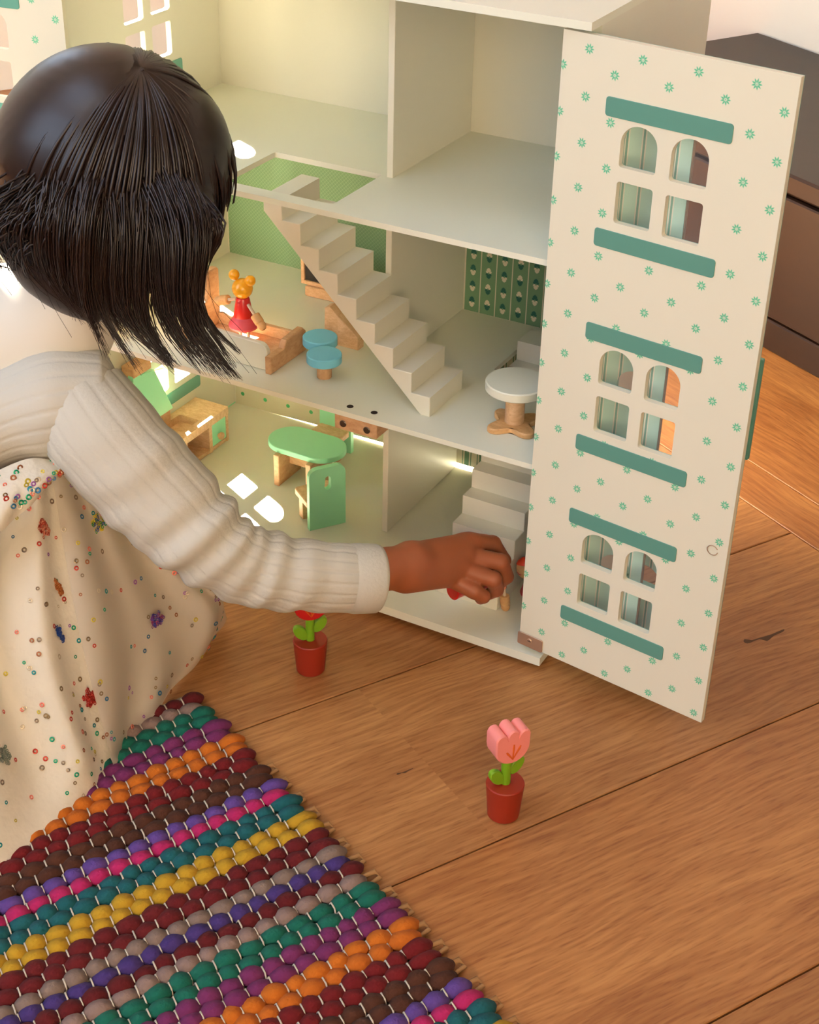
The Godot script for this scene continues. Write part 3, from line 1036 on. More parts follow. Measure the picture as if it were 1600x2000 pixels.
	obj("slate", st, M.black, t)
	st = mb()
	prism(st, bar(-0.3750, -0.3270, y + 0.0002, 0.1960, 0.0015), -0.2240, -0.2105, 0.0007)
	obj("base", st, M.beech, t)

	t = thing("round_toy_table", "round white toy table on a clover-shaped wooden foot beside the door", "toy table")
	var rp := V(-0.0696, y, -0.0680)
	st = mb()
	var clover := []
	for k in 72:
		var a := TAU * k / 72.0
		var r := 0.0205 + 0.0064 * cos(4.0 * (a + deg_to_rad(32.0)))
		clover.append(Vector2(cos(a), sin(a)) * r)
	prism(st, clover, 0.0, 0.0052, 0.0010, Transform3D(Basis.IDENTITY, rp) * upright(), true)
	obj("foot", st, M.birch, t)
	st = mb()
	lathe(st, [Vector2(0.0086, 0.0052), Vector2(0.0086, 0.0370), Vector2(0, 0.0370)], Transform3D(Basis.IDENTITY, rp))
	obj("post", st, M.beech, t)
	st = mb()
	lathe(st, [Vector2(0, 0.0365), Vector2(0.0262, 0.0365), Vector2(0.0272, 0.0375), Vector2(0.0272, 0.0440), Vector2(0.0262, 0.0450), Vector2(0, 0.0450)], Transform3D(Basis.IDENTITY, rp), 48)
	obj("tabletop", st, M.white_top, t)

	# ---- dolls by the lower stair
	t = thing("peg_doll", "peg doll with an orange-red cap peeping out between lower stairs and door", "doll")
	st = mb()
	var hp := V(-0.0540, 0.0300, -0.0835)
	ball(st, hp, 0.0098, 1.05)
	head = obj("head", st, M.birch, t)
	st = mb()
	lathe(st, [Vector2(0.0101, 0.0035), Vector2(0.0086, 0.0070), Vector2(0.0050, 0.0104), Vector2(0, 0.0114)], Transform3D(Basis(V(1, 0, -0.4).normalized(), -0.42), hp), 20)
	obj("cap", st, mat(Color(0.86, 0.22, 0.05), 0.4), head)
	st = mb()
	tube(st, [hp + V(-0.0058, -0.0012, 0.0076), hp + V(-0.0036, -0.0024, 0.0090), hp + V(-0.0010, -0.0020, 0.0097)], [0.0004, 0.0005, 0.0004], 6)
	obj("mouth", st, M.rose, head)
	st = mb()
	lathe(st, [Vector2(0, -0.0300), Vector2(0.0125, -0.0300), Vector2(0.0130, -0.0285), Vector2(0.0068, -0.0090), Vector2(0, -0.0085)], Transform3D(Basis.IDENTITY, hp + V(0.0065, 0, -0.006)), 20)
	obj("dress", st, M.rose, t)
	t = thing("peg_doll", "peg doll in a red dress held in the child's hand, one bead leg hanging down", "doll")
	st = mb()
	lathe(st, [Vector2(0, 0), Vector2(0.0095, 0.0), Vector2(0.0108, 0.0012), Vector2(0.0095, 0.006), Vector2(0.0060, 0.024), Vector2(0.0055, 0.046), Vector2(0, 0.047)], along(V(-0.0900, 0.0450, 0.0010), V(-0.0630, 0.0385, -0.0420)), 24)
	obj("dress", st, M.red, t)
	st = mb()
	ball(st, V(-0.0610, 0.0400, -0.0455), 0.0075, 1.0)
	obj("head", st, M.birch, t)
	bead_limb(t, V(-0.0628, 0.0350, -0.0505), V(-0.0590, 0.0012, -0.0522), M.birch, "leg")

# ------------------------------------------------------------------ flower pots on the floor
func make_pot(label, at: Vector3, turn: float, petal) -> Node3D:
	var t := thing("toy_flower_pot", label, "toy flower", at, 0.0, "wooden tulips in red pots")
	var st := mb()
	lathe(st, [Vector2(0, 0), Vector2(0.0118, 0), Vector2(0.0128, 0.0012), Vector2(0.0152, 0.0310), Vector2(0.0154, 0.0325), Vector2(0.0148, 0.0335), Vector2(0, 0.0335)], Transform3D.IDENTITY, 36)
	obj("pot", st, M.pot, t)
	st = mb()
	lathe(st, [Vector2(0.0040, 0.0335), Vector2(0.0040, 0.0640), Vector2(0, 0.0640)], Transform3D.IDENTITY, 16)
	obj("stem", st, M.stem, t)
	var face := Basis(Vector3.UP, turn)
	for s in [-1.0, 1.0]:
		st = mb()
		var lf := []
		for k in 20:
			var a := TAU * k / 20.0
			lf.append(Vector2(0.0052 * cos(a), 0.0088 * sin(a)))
		var b := face * Basis(V(0, 0, 1), -s * 0.62)
		prism(st, lf, -0.0025, 0.0025, 0.0008, Transform3D(b, V(0, 0.0455 + 0.0035 * s, 0) + face * V(s * 0.0085, 0, 0)), true)
		obj("leaf", st, M.stem, t)
	var o := PackedVector2Array()
	for k in 13: o.append(Vector2(0, 0.0150) + Vector2(0.0150, 0.0150) * Vector2.from_angle(PI + PI * k / 12.0))
	for lobe in [[0.0100, 0.0245, 0.0052, 0.0060], [0.0, 0.0262, 0.0052, 0.0062], [-0.0100, 0.0245, 0.0052, 0.0060]]:
		for k in 9: o.append(Vector2(lobe[0], lobe[1]) + Vector2(lobe[2], lobe[3]) * Vector2.from_angle(0.15 + (PI - 0.3) * k / 8.0))
	st = mb()
	var fx := Transform3D(face, V(0, 0.0590, 0))
	prism(st, o, -0.0085, 0.0085, 0.0011, fx, true)
	var bloom := obj("flower", st, petal, t)
	for l in [[V(0, 0.0045, 0), V(-0.0058, 0.0130, 0)], [V(0, 0.0045, 0), V(0.0004, 0.0190, 0)], [V(0, 0.0045, 0), V(0.0064, 0.0165, 0)]]:
		st = mb()
		var z := V(0, 0, 0.00855)
		tube(st, [fx * (l[0] + z), fx * (l[0].lerp(l[1], 0.8) + z), fx * (l[1] + z)], [0.0005, 0.0009, 0.0006], 8)
		obj("stamen", st, M.stamen, bloom)
	return t

# ------------------------------------------------------------------ plaited rag rug
func make_rug():
	var t := thing("rag_rug", "plaited rag rug in stripes of maroon, teal, purple and orange under the skirt", "rug")
	var o := V(-0.2425, FLOOR, 0.1855)
	var a := V(-0.4305, 0, 0.9026)                    # along the strands
	var b := V(0.9026, 0, 0.4305)                     # from strand to strand
	var st := mb()
	var base := Transform3D(Basis(b, Vector3.UP, a), o)
	var at := func(s, y, c) -> Vector3: return base * V(c, y, s)
	box(st, V(-0.008, 0.0002, 0.004), V(0.51, 0.0035, 0.42), 0.001, base)
	obj("backing", st, mat(Color(0.62, 0.58, 0.50), 0.95), t)
	var cols := [Color(0.42, 0.02, 0.04), Color(0.64, 0.52, 0.47), Color(0.02, 0.45, 0.36), Color(0.02, 0.45, 0.36), Color(0.52, 0.16, 0.40), Color(0.52, 0.16, 0.40), Color(0.90, 0.47, 0.05), Color(0.88, 0.45, 0.06), Color(0.50, 0.02, 0.04), Color(0.50, 0.02, 0.04), Color(0.36, 0.17, 0.07), Color(0.34, 0.16, 0.07), Color(0.42, 0.28, 0.62), Color(0.82, 0.12, 0.42), Color(0.05, 0.40, 0.42), Color(0.05, 0.40, 0.42), Color(0.86, 0.66, 0.12), Color(0.86, 0.66, 0.12), Color(0.45, 0.04, 0.06), Color(0.45, 0.04, 0.06), Color(0.60, 0.50, 0.44), Color(0.30, 0.20, 0.50)]
	var mats := {}
	var thread := mb()
	var pitch := 0.0113
	for i in 45:
		var key: Color = cols[i % cols.size()]
		if not mats.has(key):
			mats[key] = mat(Color(key.r * 0.82, key.g * 0.82, key.b * 0.82), 0.95, {"normal_enabled": true, "normal_texture": noise_tex(3, 0.05, 128, true, 6.0), "normal_scale": 0.6, "uv1_triplanar": true, "uv1_scale": V(30, 30, 30)})
		st = mb()
		var s := -0.002 + rng.randf_range(-0.003, 0.003) + 0.0035 * (i % 2)
		var first := true
		while s < 0.40:
			var l := rng.randf_range(0.0150, 0.0215) * (1.25 if first else 1.0)
			var cy := 0.0062 + rng.randf_range(-0.0008, 0.0008)
			var cz := i * pitch + 0.004 + rng.randf_range(-0.0012, 0.0012)
			var tilt := rng.randf_range(-0.18, -0.02)
			var fat := 0.0084 * rng.randf_range(0.92, 1.08)
			var pts := []
			var rad := []
			for k in 8:
				var q := k / 7.0
				pts.append(at.call(s + l * q, cy + 0.0012 * sin(PI * q), cz + tilt * l * (q - 0.5)))
				rad.append(fat * pow(maxf(0.0, sin(PI * clampf(q, 0.02, 0.98))), 0.42))
			# puffs are flattened: squash towards the floor about cy
			var tmp := mb()
			tube(tmp, pts, rad, 10, true, 3)
			var flat := Transform3D(Basis(V(1, 0, 0), V(0, 0.62, 0), V(0, 0, 1)), V(0, (FLOOR + cy) * 0.38, 0))
			st.append_from(done(tmp), 0, flat)
			var j := s + l
			tube(thread, [at.call(j, 0.0035, cz - 0.0062), at.call(j - 0.0005, 0.0098, cz - 0.003), at.call(j + 0.0005, 0.0098, cz + 0.003), at.call(j + 0.001, 0.0035, cz + 0.0062)], [0.0007, 0.0007, 0.0007, 0.0007], 5)
			s += l * 0.96
			first = false
		obj("strand", st.commit(), mats[key], t)
	var th := obj("warp_thread", thread, mat(Color(0.80, 0.74, 0.66), 0.95), t)
	th.set_meta("kind", "stuff")
	thread = mb()
	for i in range(6, 44, 2):                                      # frayed jute loops along the edge
		var z := 0.05 + i * 0.0105
		tube(thread, [at.call(0.006, 0.004, z), at.call(-0.006, 0.007, z + 0.003), at.call(-0.007, 0.004, z + 0.008), at.call(0.006, 0.004, z + 0.010)], [0.0018, 0.0022, 0.0020, 0.0016], 7)
	th = obj("edge_binding", thread, mat(Color(0.62, 0.45, 0.27), 0.95), t)
	th.set_meta("kind", "stuff")

# ------------------------------------------------------------------ the child
const SLEEVE := [[Vector3(-0.3355, 0.2606, 0.1943), 0.0408], [Vector3(-0.3146, 0.2402, 0.1977), 0.0449], [Vector3(-0.2882, 0.2140, 0.1956), 0.0443], [Vector3(-0.2629, 0.1860, 0.1886), 0.0426], [Vector3(-0.2351, 0.1573, 0.1807), 0.0396], [Vector3(-0.2095, 0.1329, 0.1685), 0.0336], [Vector3(-0.1853, 0.1180, 0.1488), 0.0319], [Vector3(-0.1609, 0.1067, 0.1240), 0.0309], [Vector3(-0.1356, 0.0982, 0.0992), 0.0291], [Vector3(-0.1220, 0.0946, 0.0852), 0.0288]]
const SIDE := [[Vector3(-0.4872, 0.1924, 0.3226), 0.0612], [Vector3(-0.4340, 0.2181, 0.2763), 0.0449], [Vector3(-0.3970, 0.2382, 0.2426), 0.0380], [Vector3(-0.3656, 0.2529, 0.2157), 0.0416], [Vector3(-0.3355, 0.2606, 0.1943), 0.0425], [Vector3(-0.3180, 0.2605, 0.1800), 0.0330], [Vector3(-0.3080, 0.2600, 0.1720), 0.0120]]

# ribbed knit along a bent axis
func ribbed(st, axis: Array, ribs: int, rings: int, fold: Callable, close := false):
	var pts := []
	var rad := []
	for a in axis:
		pts.append(a[0]); rad.append(a[1])
	var seg := ribs * 8
	var n := pts.size() - 1
	var x := Vector3.ZERO
	var prev := PackedVector3Array()
	st.set_smooth_group(1)
	for i in rings + 1:
		var s := float(i) / rings
		var p: Vector3 = spline(pts, s * n)
		var t: Vector3 = ((spline(pts, minf(n, s * n + 0.05)) as Vector3) - (spline(pts, maxf(0.0, s * n - 0.05)) as Vector3)).normalized()
		if i == 0: x = t.cross(Vector3.UP).normalized()
		x = (x - t * x.dot(t)).normalized()
		var y := t.cross(x)
		var r: float = spline(rad, s * n)
		var ring := PackedVector3Array()
		for k in seg:
			var a := TAU * k / seg
			var wob := a + 0.25 * sin(s * 9.0)
			var groove := 0.0009 if k % 8 == 0 else (0.0002 if k % 8 in [1, 7] else 0.0)
			var rr: float = r - groove + fold.call(s, wob)
			ring.append(p + (x * cos(a) + y * sin(a)) * rr)
		if i > 0:
			for k in seg:
				var j := (k + 1) % seg
				quad(st, prev[k], prev[j], ring[j], ring[k])
		prev = ring
	if close:
		var m := Vector3.ZERO
		for q in prev: m += q / prev.size()
		for k in seg: tri(st, m, prev[k], prev[(k + 1) % seg])
	st.set_smooth_group(-1)

const SK_TOP := [Vector3(-0.2519, 0.0588, 0.1191), Vector3(-0.2877, 0.0936, 0.1535), Vector3(-0.3205, 0.1539, 0.1883), Vector3(-0.3429, 0.2017, 0.2131), Vector3(-0.3653, 0.2180, 0.2401), Vector3(-0.3888, 0.2314, 0.2764), Vector3(-0.4239, 0.2403, 0.3153)]
const SK_MID := [Vector3(-0.2680, 0.0356, 0.1080), Vector3(-0.2630, 0.0367, 0.1330), Vector3(-0.2790, 0.0530, 0.1930), Vector3(-0.2878, 0.0855, 0.2526), Vector3(-0.3063, 0.1039, 0.3160), Vector3(-0.3251, 0.1235, 0.3721), Vector3(-0.3612, 0.1471, 0.4145)]
const SK_HEM := [Vector3(-0.2886, -0.0130, 0.0763), Vector3(-0.2760, -0.0130, 0.1380), Vector3(-0.2660, -0.0130, 0.2080), Vector3(-0.2560, -0.0130, 0.2787), Vector3(-0.2401, -0.0130, 0.3329), Vector3(-0.2438, -0.0130, 0.4260), Vector3(-0.2800, -0.0130, 0.5058)]
const OUT := Vector3(0.79, 0.35, 0.50)

func skirt_at(u: float, v: float, lift := 0.0) -> Vector3:
	var p: Vector3 = spline([spline(SK_TOP, u * 6.0), spline(SK_MID, u * 6.0), spline(SK_HEM, u * 6.0)], v * 2.0)
	var f := 0.0045 * (sin(u * 38.0 + 2.0 * sin(v * 3.0)) * (0.25 + 0.75 * v) + 0.7 * sin(u * 17.0 - v * 4.0 + 1.0))
	f += 0.016 * exp(-pow((u - 0.60 - 0.05 * v) / 0.035, 2.0)) * (1.0 - v * 0.6) - 0.040 * exp(-pow((u - 0.735) / 0.04, 2.0)) * (1.0 - v)
	f *= clampf(u * 6.0, 0.0, 1.0)
	p += OUT * (f * clampf((1.0 - v) * 6.0, 0.25, 1.0) + lift)
	p.y = maxf(p.y, FLOOR + 0.0045 + 0.5 * lift)
	return p

func cloth(st, f: Callable, nu: int, nv: int):
	st.set_smooth_group(1)
	for i in nu:
		for j in nv:
			var u0 := float(i) / nu; var u1 := float(i + 1) / nu
			var v0 := float(j) / nv; var v1 := float(j + 1) / nv
			quad(st, f.call(u0, v1), f.call(u1, v1), f.call(u1, v0), f.call(u0, v0))
	st.set_smooth_group(-1)

func sequin(st, p: Vector3, n: Vector3, r: float, c: Color):
	var x := n.cross(Vector3.UP if absf(n.y) < 0.9 else Vector3.RIGHT).normalized()
	var y := n.cross(x)
	st.set_smooth_group(4)
	st.set_color(c.srgb_to_linear())
	for k in 10:
		var a0 := TAU * k / 10.0; var a1 := TAU * (k + 1) / 10.0
		var d0 := x * cos(a0) + y * sin(a0); var d1 := x * cos(a1) + y * sin(a1)
		var h := n * r * 0.22
		quad(st, p + d0 * r, p + d1 * r, p + d1 * r * 0.72 + h, p + d0 * r * 0.72 + h)
		quad(st, p + d0 * r * 0.72 + h, p + d1 * r * 0.72 + h, p + d1 * r * 0.42, p + d0 * r * 0.42)

func skirt_normal(u: float, v: float) -> Vector3:
	var a := skirt_at(u + 0.004, v) - skirt_at(u - 0.004, v)
	var b := skirt_at(u, v + 0.01) - skirt_at(u, v - 0.01)
	var n := b.cross(a).normalized()
	return n if n.dot(OUT) > 0 else -n

func make_person():
	var t := thing("person", "dark-haired child in cream ribbed top and sequinned tulle skirt reaching into the dollhouse", "person")
	# --- body: one continuous skin
	var body := []
	chain(body, [[V(-0.56, 0.15, 0.33), 0.062], [V(-0.4897, 0.222, 0.235), 0.056], [V(-0.420, 0.262, 0.180), 0.046], [V(-0.368, 0.300, 0.165), 0.026], [V(-0.335, 0.372, 0.150), 0.025]], 0.03)
	chain(body, [[V(-0.355, 0.268, 0.190), 0.034], [V(-0.3146, 0.2402, 0.1977), 0.030], [V(-0.2150, 0.1400, 0.1700), 0.024], [V(-0.1609, 0.1067, 0.1240), 0.0190]], 0.02)
	chain(body, [[V(-0.45, 0.255, 0.16), 0.034], [V(-0.47, 0.17, 0.10), 0.026], [V(-0.48, 0.08, 0.13), 0.021]], 0.02)
	chain(body, [[V(-0.52, 0.12, 0.36), 0.066], [V(-0.40, 0.09, 0.26), 0.045], [V(-0.46, 0.01, 0.36), 0.028], [V(-0.55, 0.005, 0.42), 0.022]], 0.03)
	chain(body, [[V(-0.56, 0.12, 0.28), 0.064], [V(-0.46, 0.08, 0.15), 0.043], [V(-0.54, 0.01, 0.22), 0.028], [V(-0.62, 0.005, 0.28), 0.022]], 0.03)
	var st := mb()
	body_mesh(st, body, 0.010)
	# head, turned towards the reaching hand
	var hc := V(-0.3290, 0.4250, 0.1240)
	var fw := V(0.62, -0.62, -0.48).normalized()
	var rt := fw.cross(V(0.3, 0.9, 0.1)).normalized()
	var up := rt.cross(fw)
	var hb := func(r, u, f) -> Vector3: return hc + rt * r + up * u + fw * f
	var head := []
	chain(head, [[hb.call(0, 0.012, -0.012), 0.068], [hb.call(0, 0.010, 0.008), 0.064]], 0.02)
	chain(head, [[hb.call(0, -0.030, 0.024), 0.042], [hb.call(0, -0.052, 0.034), 0.024]], 0.03)
	chain(head, [[hb.call(0, -0.008, 0.074), 0.005], [hb.call(0, -0.022, 0.081), 0.0075]], 0.010)
	for s in [-1.0, 1.0]:
		chain(head, [[hb.call(s * 0.030, -0.026, 0.048), 0.018], [hb.call(s * 0.026, -0.030, 0.050), 0.017]], 0.02)
		chain(head, [[hb.call(s * 0.066, -0.006, -0.006), 0.010], [hb.call(s * 0.068, -0.022, -0.002), 0.008]], 0.008)
	chain(head, [[hb.call(-0.010, -0.042, 0.062), 0.0045], [hb.call(0.010, -0.042, 0.062), 0.0045]], 0.006)
	chain(head, [[V(-0.340, 0.335, 0.158), 0.026], [hb.call(0, -0.02, -0.03), 0.036]], 0.03)
	body_mesh(st, head, 0.0042)
	# hand, closing on the doll
	var hand := []
	chain(hand, [[V(-0.1700, 0.1125, 0.1330), 0.0175], [V(-0.1330, 0.1010, 0.0960), 0.0178], [V(-0.1175, 0.1010, 0.0770), 0.0176], [V(-0.1050, 0.0975, 0.0530), 0.0180]], 0.005)
	var k4 := [V(-0.0845, 0.0850, -0.0155), V(-0.0812, 0.0803, -0.0042), V(-0.0810, 0.0741, 0.0078), V(-0.0850, 0.0680, 0.0170)]
	var kr := [0.0110, 0.0108, 0.0102, 0.0088]
	for i in 4:
		chain(hand, [[V(-0.1075 + 0.001 * i, 0.0985 - 0.0030 * i, 0.0480 + 0.005 * i), 0.0140], [k4[i], kr[i]]], 0.008)
	chain(hand, [[V(-0.0795, 0.0866, -0.0200), 0.0086], [V(-0.0712, 0.0760, -0.0410), 0.0076], [V(-0.0618, 0.0580, -0.0465), 0.0068], [V(-0.0640, 0.0450, -0.0440), 0.0056]], 0.0016)
	chain(hand, [[k4[1], 0.0094], [V(-0.0540, 0.0728, -0.0218), 0.0080], [V(-0.0505, 0.0540, -0.0290), 0.0069], [V(-0.0590, 0.0415, -0.0295), 0.0056]], 0.0012)
	chain(hand, [[k4[2], 0.0090], [V(-0.0520, 0.0645, -0.0050), 0.0076], [V(-0.0515, 0.0495, -0.0118), 0.0065], [V(-0.0605, 0.0400, -0.0142), 0.0054]], 0.0012)
	chain(hand, [[k4[3], 0.0080], [V(-0.0632, 0.0580, 0.0112), 0.0073], [V(-0.0566, 0.0506, 0.0050), 0.0064], [V(-0.0625, 0.0415, -0.0020), 0.0051]], 0.0012)
	for i in 4:                                     # knuckle pads and tendons
		chain(hand, [[k4[i] + V(0.001, 0.0030, 0.0005), kr[i] * 0.78], [k4[i] + V(-0.004, 0.0034, 0.003), kr[i] * 0.62]], 0.004)
	chain(hand, [[V(-0.1050, 0.0880, 0.0330), 0.0115], [V(-0.0990, 0.0690, -0.0010), 0.0100], [V(-0.0880, 0.0540, -0.0290), 0.0083], [V(-0.0780, 0.0440, -0.0430), 0.0066]], 0.006)
	body_mesh(st, hand, 0.0018)
	obj("body", st, M.skin, t)
	for nl in [[V(-0.0640, 0.0460, -0.0488), V(-0.3, -0.2, -0.9)], [V(-0.0550, 0.0385, -0.0335), V(0.5, -0.5, -0.6)]]:
		st = mb()
		ball(st, nl[0], 0.0036, 0.7, 12)
		obj("nail", st, M.nail, t)
	for s in [-1.0, 1.0]:
		st = mb()
		ball(st, hb.call(s * 0.027, 0.002, 0.0575), 0.0105)
		var e := obj("eye", st, M.eye_white, t)
		st = mb()
		ball(st, hb.call(s * 0.027, 0.001, 0.0635), 0.0058)
		obj("iris", st, M.eye, e)
		st = mb()
		tube(st, [hb.call(s * 0.014, 0.020, 0.069), hb.call(s * 0.028, 0.0235, 0.064), hb.call(s * 0.042, 0.018, 0.054)], [0.0012, 0.0018, 0.0010], 6)
		obj("eyebrow", st, M.hair, t)
	st = mb()
	tube(st, [hb.call(-0.014, -0.042, 0.0645), hb.call(0, -0.0425, 0.0685), hb.call(0.014, -0.042, 0.0645)], [0.0012, 0.0032, 0.0012], 8)
	obj("mouth", st, M.lip, t)

	# --- top: soft back and collar, ribbed side, ribbed sleeve
	var back := []
	chain(back, [[V(-0.5600, 0.1900, 0.3100), 0.080], [V(-0.4897, 0.2328, 0.2250), 0.0730], [V(-0.4320, 0.2740, 0.1820), 0.0620], [V(-0.3850, 0.2980, 0.1640), 0.0490]], 0.03)
	chain(back, [[V(-0.3850, 0.2980, 0.1640), 0.0490], [V(-0.3620, 0.3200, 0.1660), 0.0380], [V(-0.3480, 0.3400, 0.1640), 0.0330]], 0.02)
	chain(back, [[V(-0.455, 0.258, 0.165), 0.043], [V(-0.472, 0.17, 0.10), 0.032], [V(-0.48, 0.10, 0.12), 0.027]], 0.03)
	st = mb()
	body_mesh(st, back, 0.0075)
	obj("top_back", st, M.fleece, t)
	st = mb()
	ribbed(st, SIDE, 20, 70, func(s, a): return 0.0016 * sin(s * 26.0 + sin(a) * 1.5), true)
	obj("top_side", st, M.knit, t)
	st = mb()
	ribbed(st, SLEEVE, 19, 150, func(s, a):
		var w := smoothstep(0.08, 0.3, s) * (1.0 - smoothstep(0.70, 0.95, s))
		var bend := exp(-pow((s - 0.50) / 0.16, 2.0))
		return w * (0.0012 * sin(s * 62.0 + 1.6 * sin(a + 0.6) + 0.6 * sin(3.0 * a)) + 0.0022 * bend * sin(s * 88.0 + 1.3 * cos(a)) + 0.0010 * sin(2.0 * a + s * 21.0)))
	obj("sleeve", st, M.knit, t)
	st = mb()
	var cuff := [[V(-0.1390, 0.0993, 0.1026), 0.0293], [V(-0.1350, 0.0981, 0.0985), 0.0302], [V(-0.1290, 0.0965, 0.0924), 0.0299], [V(-0.1225, 0.0948, 0.0856), 0.0297], [V(-0.1212, 0.0944, 0.0842), 0.0288], [V(-0.1214, 0.0944, 0.0844), 0.0262], [V(-0.1300, 0.0968, 0.0934), 0.0235]]
	var cp := []
	var cr := []
	for c in cuff:
		cp.append(c[0]); cr.append(c[1])
	tube(st, cp, cr, 48, false)
	obj("cuff", st, M.knit, t)

	# --- tulle skirt
	st = mb()
	cloth(st, func(u, v): return skirt_at(u, v), 180, 60)
	var skirt := obj("skirt", st, M.tulle, t)
	st = mb()
	cloth(st, func(u, v): return skirt_at(u * 0.55, v, 0.003 + 0.005 * v + 0.003 * sin(u * 21.0)), 90, 30)
	obj("skirt_veil", st, M.veil, skirt)
	st = mb()
	var r0 := [V(-0.4150, 0.2150, 0.3350), V(-0.3819, 0.2178, 0.3090), V(-0.3575, 0.2252, 0.2776), V(-0.3422, 0.2284, 0.2472), V(-0.3302, 0.2154, 0.2234)]
	var r1 := [V(-0.3800, 0.1800, 0.3750), V(-0.3551, 0.1856, 0.3441), V(-0.3318, 0.1931, 0.3066), V(-0.3245, 0.2039, 0.2751), V(-0.3275, 0.2110, 0.2318)]
	var ruffle := func(u: float, v: float) -> Vector3:
		var p: Vector3 = (spline(r0, u * 4.0) as Vector3).lerp(spline(r1, u * 4.0), v)
		return p + OUT * (0.012 * sin(PI * v) + 0.003 * sin(u * 24.0 + v * 2.0) * v)
	cloth(st, ruffle, 60, 12)
	var ruf := obj("waist_ruffle", st, M.tulle, t)

	# --- sequins
	var tints := [Color(0.75, 0.25, 0.18), Color(0.12, 0.62, 0.45), Color(0.85, 0.78, 0.66), Color(0.62, 0.38, 0.24), Color(0.20, 0.42, 0.55), Color(0.92, 0.50, 0.42), Color(0.55, 0.45, 0.30), Color(0.62, 0.38, 0.65), Color(0.80, 0.72, 0.25), Color(0.15, 0.55, 0.55), Color(0.55, 0.47, 0.38)]
	st = mb()
	for i in 430:
		var u := rng.randf_range(0.06, 0.95)
		var v := rng.randf_range(0.02, 0.95)
		if u < 0.5 and rng.randf() < 0.62: continue
		sequin(st, skirt_at(u, v, 0.0012 if u > 0.55 else 0.0075 + 0.005 * v + 0.003 * sin(u * 38.0)), skirt_normal(u, v), rng.randf_range(0.0014, 0.0023), tints[rng.randi() % tints.size()])
	for i in 110:
		var u := rng.randf(); var v := rng.randf()
		sequin(st, (ruffle.call(u, v) as Vector3) + OUT * 0.0012, (OUT + V(rng.randf_range(-0.3, 0.3), rng.randf_range(-0.3, 0.3), 0)).normalized(), rng.randf_range(0.0016, 0.0026), tints[rng.randi() % tints.size()])
	var loose := obj("sequins", st, M.sequin, skirt)
	loose.set_meta("kind", "stuff")
	var stars := [[0.60, 0.217, [Color(0.72, 0.22, 0.14), Color(0.90, 0.55, 0.42)]], [0.417, 0.150, [Color(0.35, 0.62, 0.30), Color(0.85, 0.75, 0.20), Color(0.25, 0.35, 0.60)]], [0.325, 0.45, [Color(0.45, 0.25, 0.50), Color(0.62, 0.28, 0.42), Color(0.25, 0.25, 0.55)]], [0.558, 0.70, [Color(0.70, 0.20, 0.16)]], [0.575, 0.367, [Color(0.72, 0.42, 0.20)]], [0.592, 0.483, [Color(0.16, 0.28, 0.58)]], [0.783, 0.733, [Color(0.45, 0.50, 0.42), Color(0.62, 0.62, 0.55)]]]
	for s in stars:
		st = mb()
		var n := skirt_normal(s[0], s[1])
		var c := skirt_at(s[0], s[1], 0.0015 if s[0] > 0.55 else 0.009 + 0.005 * float(s[1]))
		var x := n.cross(Vector3.UP).normalized()
		var y := n.cross(x)
		var turn := rng.randf() * TAU
		for i in 190:
			var q := Vector2(rng.randf_range(-1, 1), rng.randf_range(-1, 1))
			var a := fposmod(q.angle() - turn, TAU / 5.0) - TAU / 10.0
			if q.length() > 0.44 / maxf(0.2, cos(TAU / 10.0 - absf(a)) ) * (0.55 + 0.62 * pow(absf(a) / (TAU / 10.0), 1.0)) * 1.55: continue
			if (s[2] as Array).size() == 1 and s[0] > 0.57: q.x *= 0.3
			sequin(st, c + (x * q.x + y * q.y) * 0.0105 + n * rng.randf_range(0, 0.0016), (n + V(rng.randf_range(-0.4, 0.4), rng.randf_range(-0.4, 0.4), rng.randf_range(-0.4, 0.4))).normalized(), 0.0015, s[2][rng.randi() % (s[2] as Array).size()])
		obj("sequin_star", st, M.sequin, skirt)

	make_hair(t, hc, hb)

